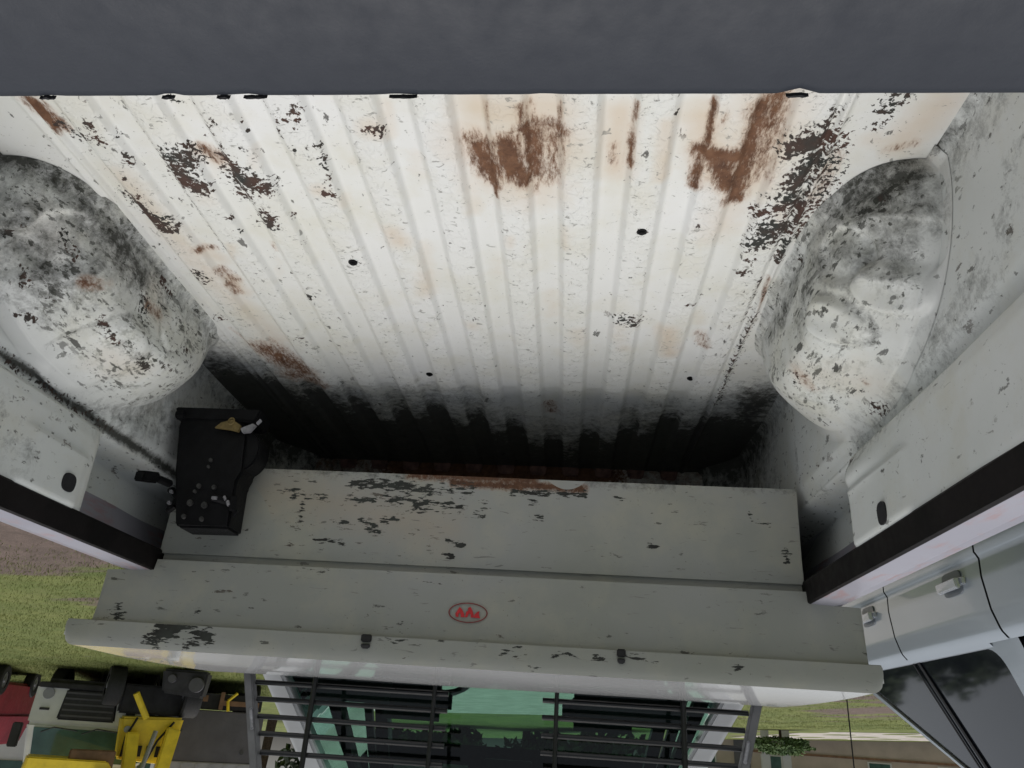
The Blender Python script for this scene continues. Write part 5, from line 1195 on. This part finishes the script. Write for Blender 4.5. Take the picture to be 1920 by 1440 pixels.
for s in (-1, 1): MB().tube((s*.45, -.16, 1.3), (s*.45, -.04, 1.3), .07, 12).build('work_lamp', M['midgrey'], local=o)
# dark box trailer
o = place('box_trailer', 23.9, 22.5, 'dark grey box trailer with a paler ribbed upper band beside the window guard post', 'trailer', yaw=-4)
MB().box(-1.30, .98, 0, 6, .75, 1.95).build('lower_side', M['greybox'], local=o, bevel=.02)
MB().box(-1.32, 1.0, -.02, 6, 1.955, 3.1).build('upper_band', M['midgrey'], local=o, bevel=.02)
for k in range(7): MB().box(-1.25+k*.34, -1.20+k*.34, -.045, -.018, 2.0, 3.05).build('rib', M['midgrey'], local=o)
MB().box(-1.2, .9, .1, 5.9, .35, .72).build('chassis', M['darkmachine'], local=o)
MB().box(-1.1, -.2, -.1, .0, .50, .62).box(-.2, -.1, -.1, .0, .3, .72).box(.2, .7, -.08, .0, .40, .55).build('tow_frame', M['brown'], local=o)
MB().path([(-.5, -.12, .3), (-.3, -.12, .5), (-.35, -.12, .75)], .04, 6).build('yellow_bracket', M['yellow'], local=o)
for x, z in ((-1.1, 1.2), (.7, 1.25), (-.9, 1.7)): MB().tube((x, -.03, z), (x, .02, z), .05, 8).build('marker_lamp', M['bolt'], local=o)
for s in (-1, 1):
    for y in (1.2, 4.5): lwheel(o, (s*.9-.15, y, .42), .42)
o = place('engine_block', 26.3, 19.6, 'sooty black engine block on the grass in front of the yellow loader', 'engine', yaw=10)
MB().hull([(-.55, 0, .05), (.45, 0, .05), (.45, .7, .05), (-.55, .7, .05), (-.5, .05, .62), (.38, .05, .55), (.38, .65, .55), (-.5, .65, .62)]).build('casing', M['darkmachine'], local=o, bevel=.05)
MB().tube((-.35, -.12, .35), (-.35, .02, .35), .16, 16).build('pulley', M['greybox'], local=o, bevel=.01)
MB().tube((.2, -.08, .25), (.2, .02, .25), .09, 12).build('cover', M['greybox'], local=o, bevel=.01)
# ------------------------------------------------------------------ right side background: house behind a hedge
o = place('low_house', -17.2, 66, 'low tan plastered building with pale doorway standing beyond the grass', 'building', yaw=6)
MB().box(-15, 13, 0, 8, -1.0, 3.0).build('wall', M['wallpaint'], local=o)
MB().box(-15.4, 13.4, -.6, 8.6, 3.0, 3.3).build('roof', M['palewall'], local=o)
MB().box(-15.05, 13.05, -.06, .0, .95, 1.1).build('wall_band', M['brown'], local=o)
for x in (-9, -4.5, 3, 8): 
    f = MB().box(x, x+1.6, -.08, .02, 1.2, 2.4).build('window', M['palewall'], local=o); MB().box(x+.12, x+1.48, -.1, -.07, 1.3, 2.3).build('pane', M['truckglass'], local=f)
MB().box(5.4, 6.6, -.1, .0, -.2, 2.2).build('door', M['greybox'], local=o)
def leafball(o, mat, name, c, R, n, size):
    V = []; F = []; c = Vector(c)
    for i in range(n):
        u = Vector((random.gauss(0, 1), random.gauss(0, 1), random.gauss(0, 1))).normalized(); rr = random.uniform(.55, 1)**.5
        lump = 1+.18*math.sin(u.x*5+1)*math.sin(u.y*4)+.12*math.sin(u.z*9)
        p = c+Vector((u.x*R[0], u.y*R[1], u.z*R[2]))*rr*lump
        a = Vector((random.gauss(0, 1), random.gauss(0, 1), random.gauss(0, 1))).normalized(); b = a.orthogonal().normalized()
        s = size*random.uniform(.6, 1.3); k = len(V)
        V += [p-a*s, p+b*s*.5, p+a*s, p-b*s*.5]; F.append((k, k+1, k+2, k+3))
    return mesh(name, V, F, mat, local=o)
o = place('hedge_bush', -14.6, 46, 'small clipped green bush beside pale gate posts at the edge of the grass', 'bush')
leafball(o, M['bush'], 'foliage', (0, 0, .75), (1.5, .8, .42), 2600, .10)
MB().tube((0, 0, -.1), (0, 0, .8), .07, 8).build('stem', M['bark'], local=o)
lab = ['pale square gate post left of the green bush', 'pale square gate post right of the green bush']
for i, dg in enumerate((-14.9, -13.6)):
    o = place('gate_post', dg, 47.5, lab[i], 'gate post', group='gate posts beside the bush')
    MB().box(-.22, .22, -.22, .22, -.2, 2.3).build('shaft', M['palewall'], local=o, bevel=.02); MB().box(-.28, .28, -.28, .28, 2.3, 2.42).build('cap', M['palewall'], local=o)
o = place('cable_pole', -19.0, 16, 'thin dark upright cable standing in the grass near the silver pickup', 'cable')
MB().tube((0, 0, -.1), (.05, 0, 3.2), .012, 6).build('cable', M['dark'], local=o, smooth=True); MB().box(-.06, .06, -.05, .05, -.1, .12).build('base', M['darkmachine'], local=o)
# trees behind the machines and round the yard
TR = [(20, 48, 11, .3, 'tall dark tree behind the box trailer'), (29, 44, 10, .3, 'broad dark tree behind the yellow loader'), (37, 50, 12, .3, 'dark tree behind the white coach'), (46, 47, 11, .3, 'dark tree beyond the red van'), (-24, 100, 13, .3, 'dark tree well beyond the low house')]
TR += [(dg, 52+4*(i % 2), 9, .06, ('leftmost low dark tree seen through the cab glass', 'second low dark tree from the left through the cab glass', 'middle low dark tree seen through the cab glass', 'fourth low dark tree from the left through the cab glass', 'rightmost low dark tree seen through the cab glass')[i]) for i, dg in enumerate((-2, 2.5, 7, 11.5, 15.5))]
TR += [(dg, 40+5*(i % 3), 7.5+1.2*((i*7) % 3), .12, ['lowest bushy dark tree, nearest the red van in the row', 'bushy dark tree second from the red van in the row', 'bushy dark tree third from the red van, set farther back', 'bushy dark tree fourth from the red van in the row', 'bushy dark tree straight out from the white truck load bed', 'bushy dark tree just behind the load bed line in the row', 'bushy dark tree second from the tail end of the row', 'bushy dark tree at the tail end of the row'][i]) for i, dg in enumerate((55, 62, 69, 76, 83, 90, 98, 106))]
for i, (dg, d, h, low, lb) in enumerate(TR):
    o = place('tree', dg, d, lb, 'tree', group='trees seen through the cab' if low == .06 else 'row of bushy trees' if low == .12 else 'trees behind the machines')
    MB().tube((0, 0, -.5), (.2, .1, h*.35), .28, 8, .2).tube((.2, .1, h*.35), (-.8, .2, h*.65), .15, 6, .07).tube((.2, .1, h*.35), (1.0, -.3, h*.62), .14, 6, .06).tube((.2, .1, h*.35), (.2, .4, h*.75), .14, 6, .05).build('trunk', M['bark'], local=o, smooth=True)
    cr = None
    V = []; F = []
    for q in range(16 if low != .06 else 26):
        a = random.uniform(0, 6.28); rr = random.uniform(0, 3.4); zc = random.uniform(h*(low+.1), h*.88); rad = random.uniform(1.2, 2.1)
        for e in range(240):
            u = Vector((random.gauss(0, 1), random.gauss(0, 1), random.gauss(0, 1))).normalized()*rad*random.uniform(.6, 1)
            p = Vector((math.cos(a)*rr*(1.1-zc/h*.5), math.sin(a)*rr*(1.1-zc/h*.5), zc))+u; ax = Vector((random.gauss(0, 1), random.gauss(0, 1), random.gauss(0, 1))).normalized(); b = ax.orthogonal().normalized(); s = random.uniform(.2, .42); k = len(V)
            V += [p-ax*s, p+b*s*.6, p+ax*s, p-b*s*.6]; F.append((k, k+1, k+2, k+3))
    mesh('crown', V, F, M['leaf'], local=o)
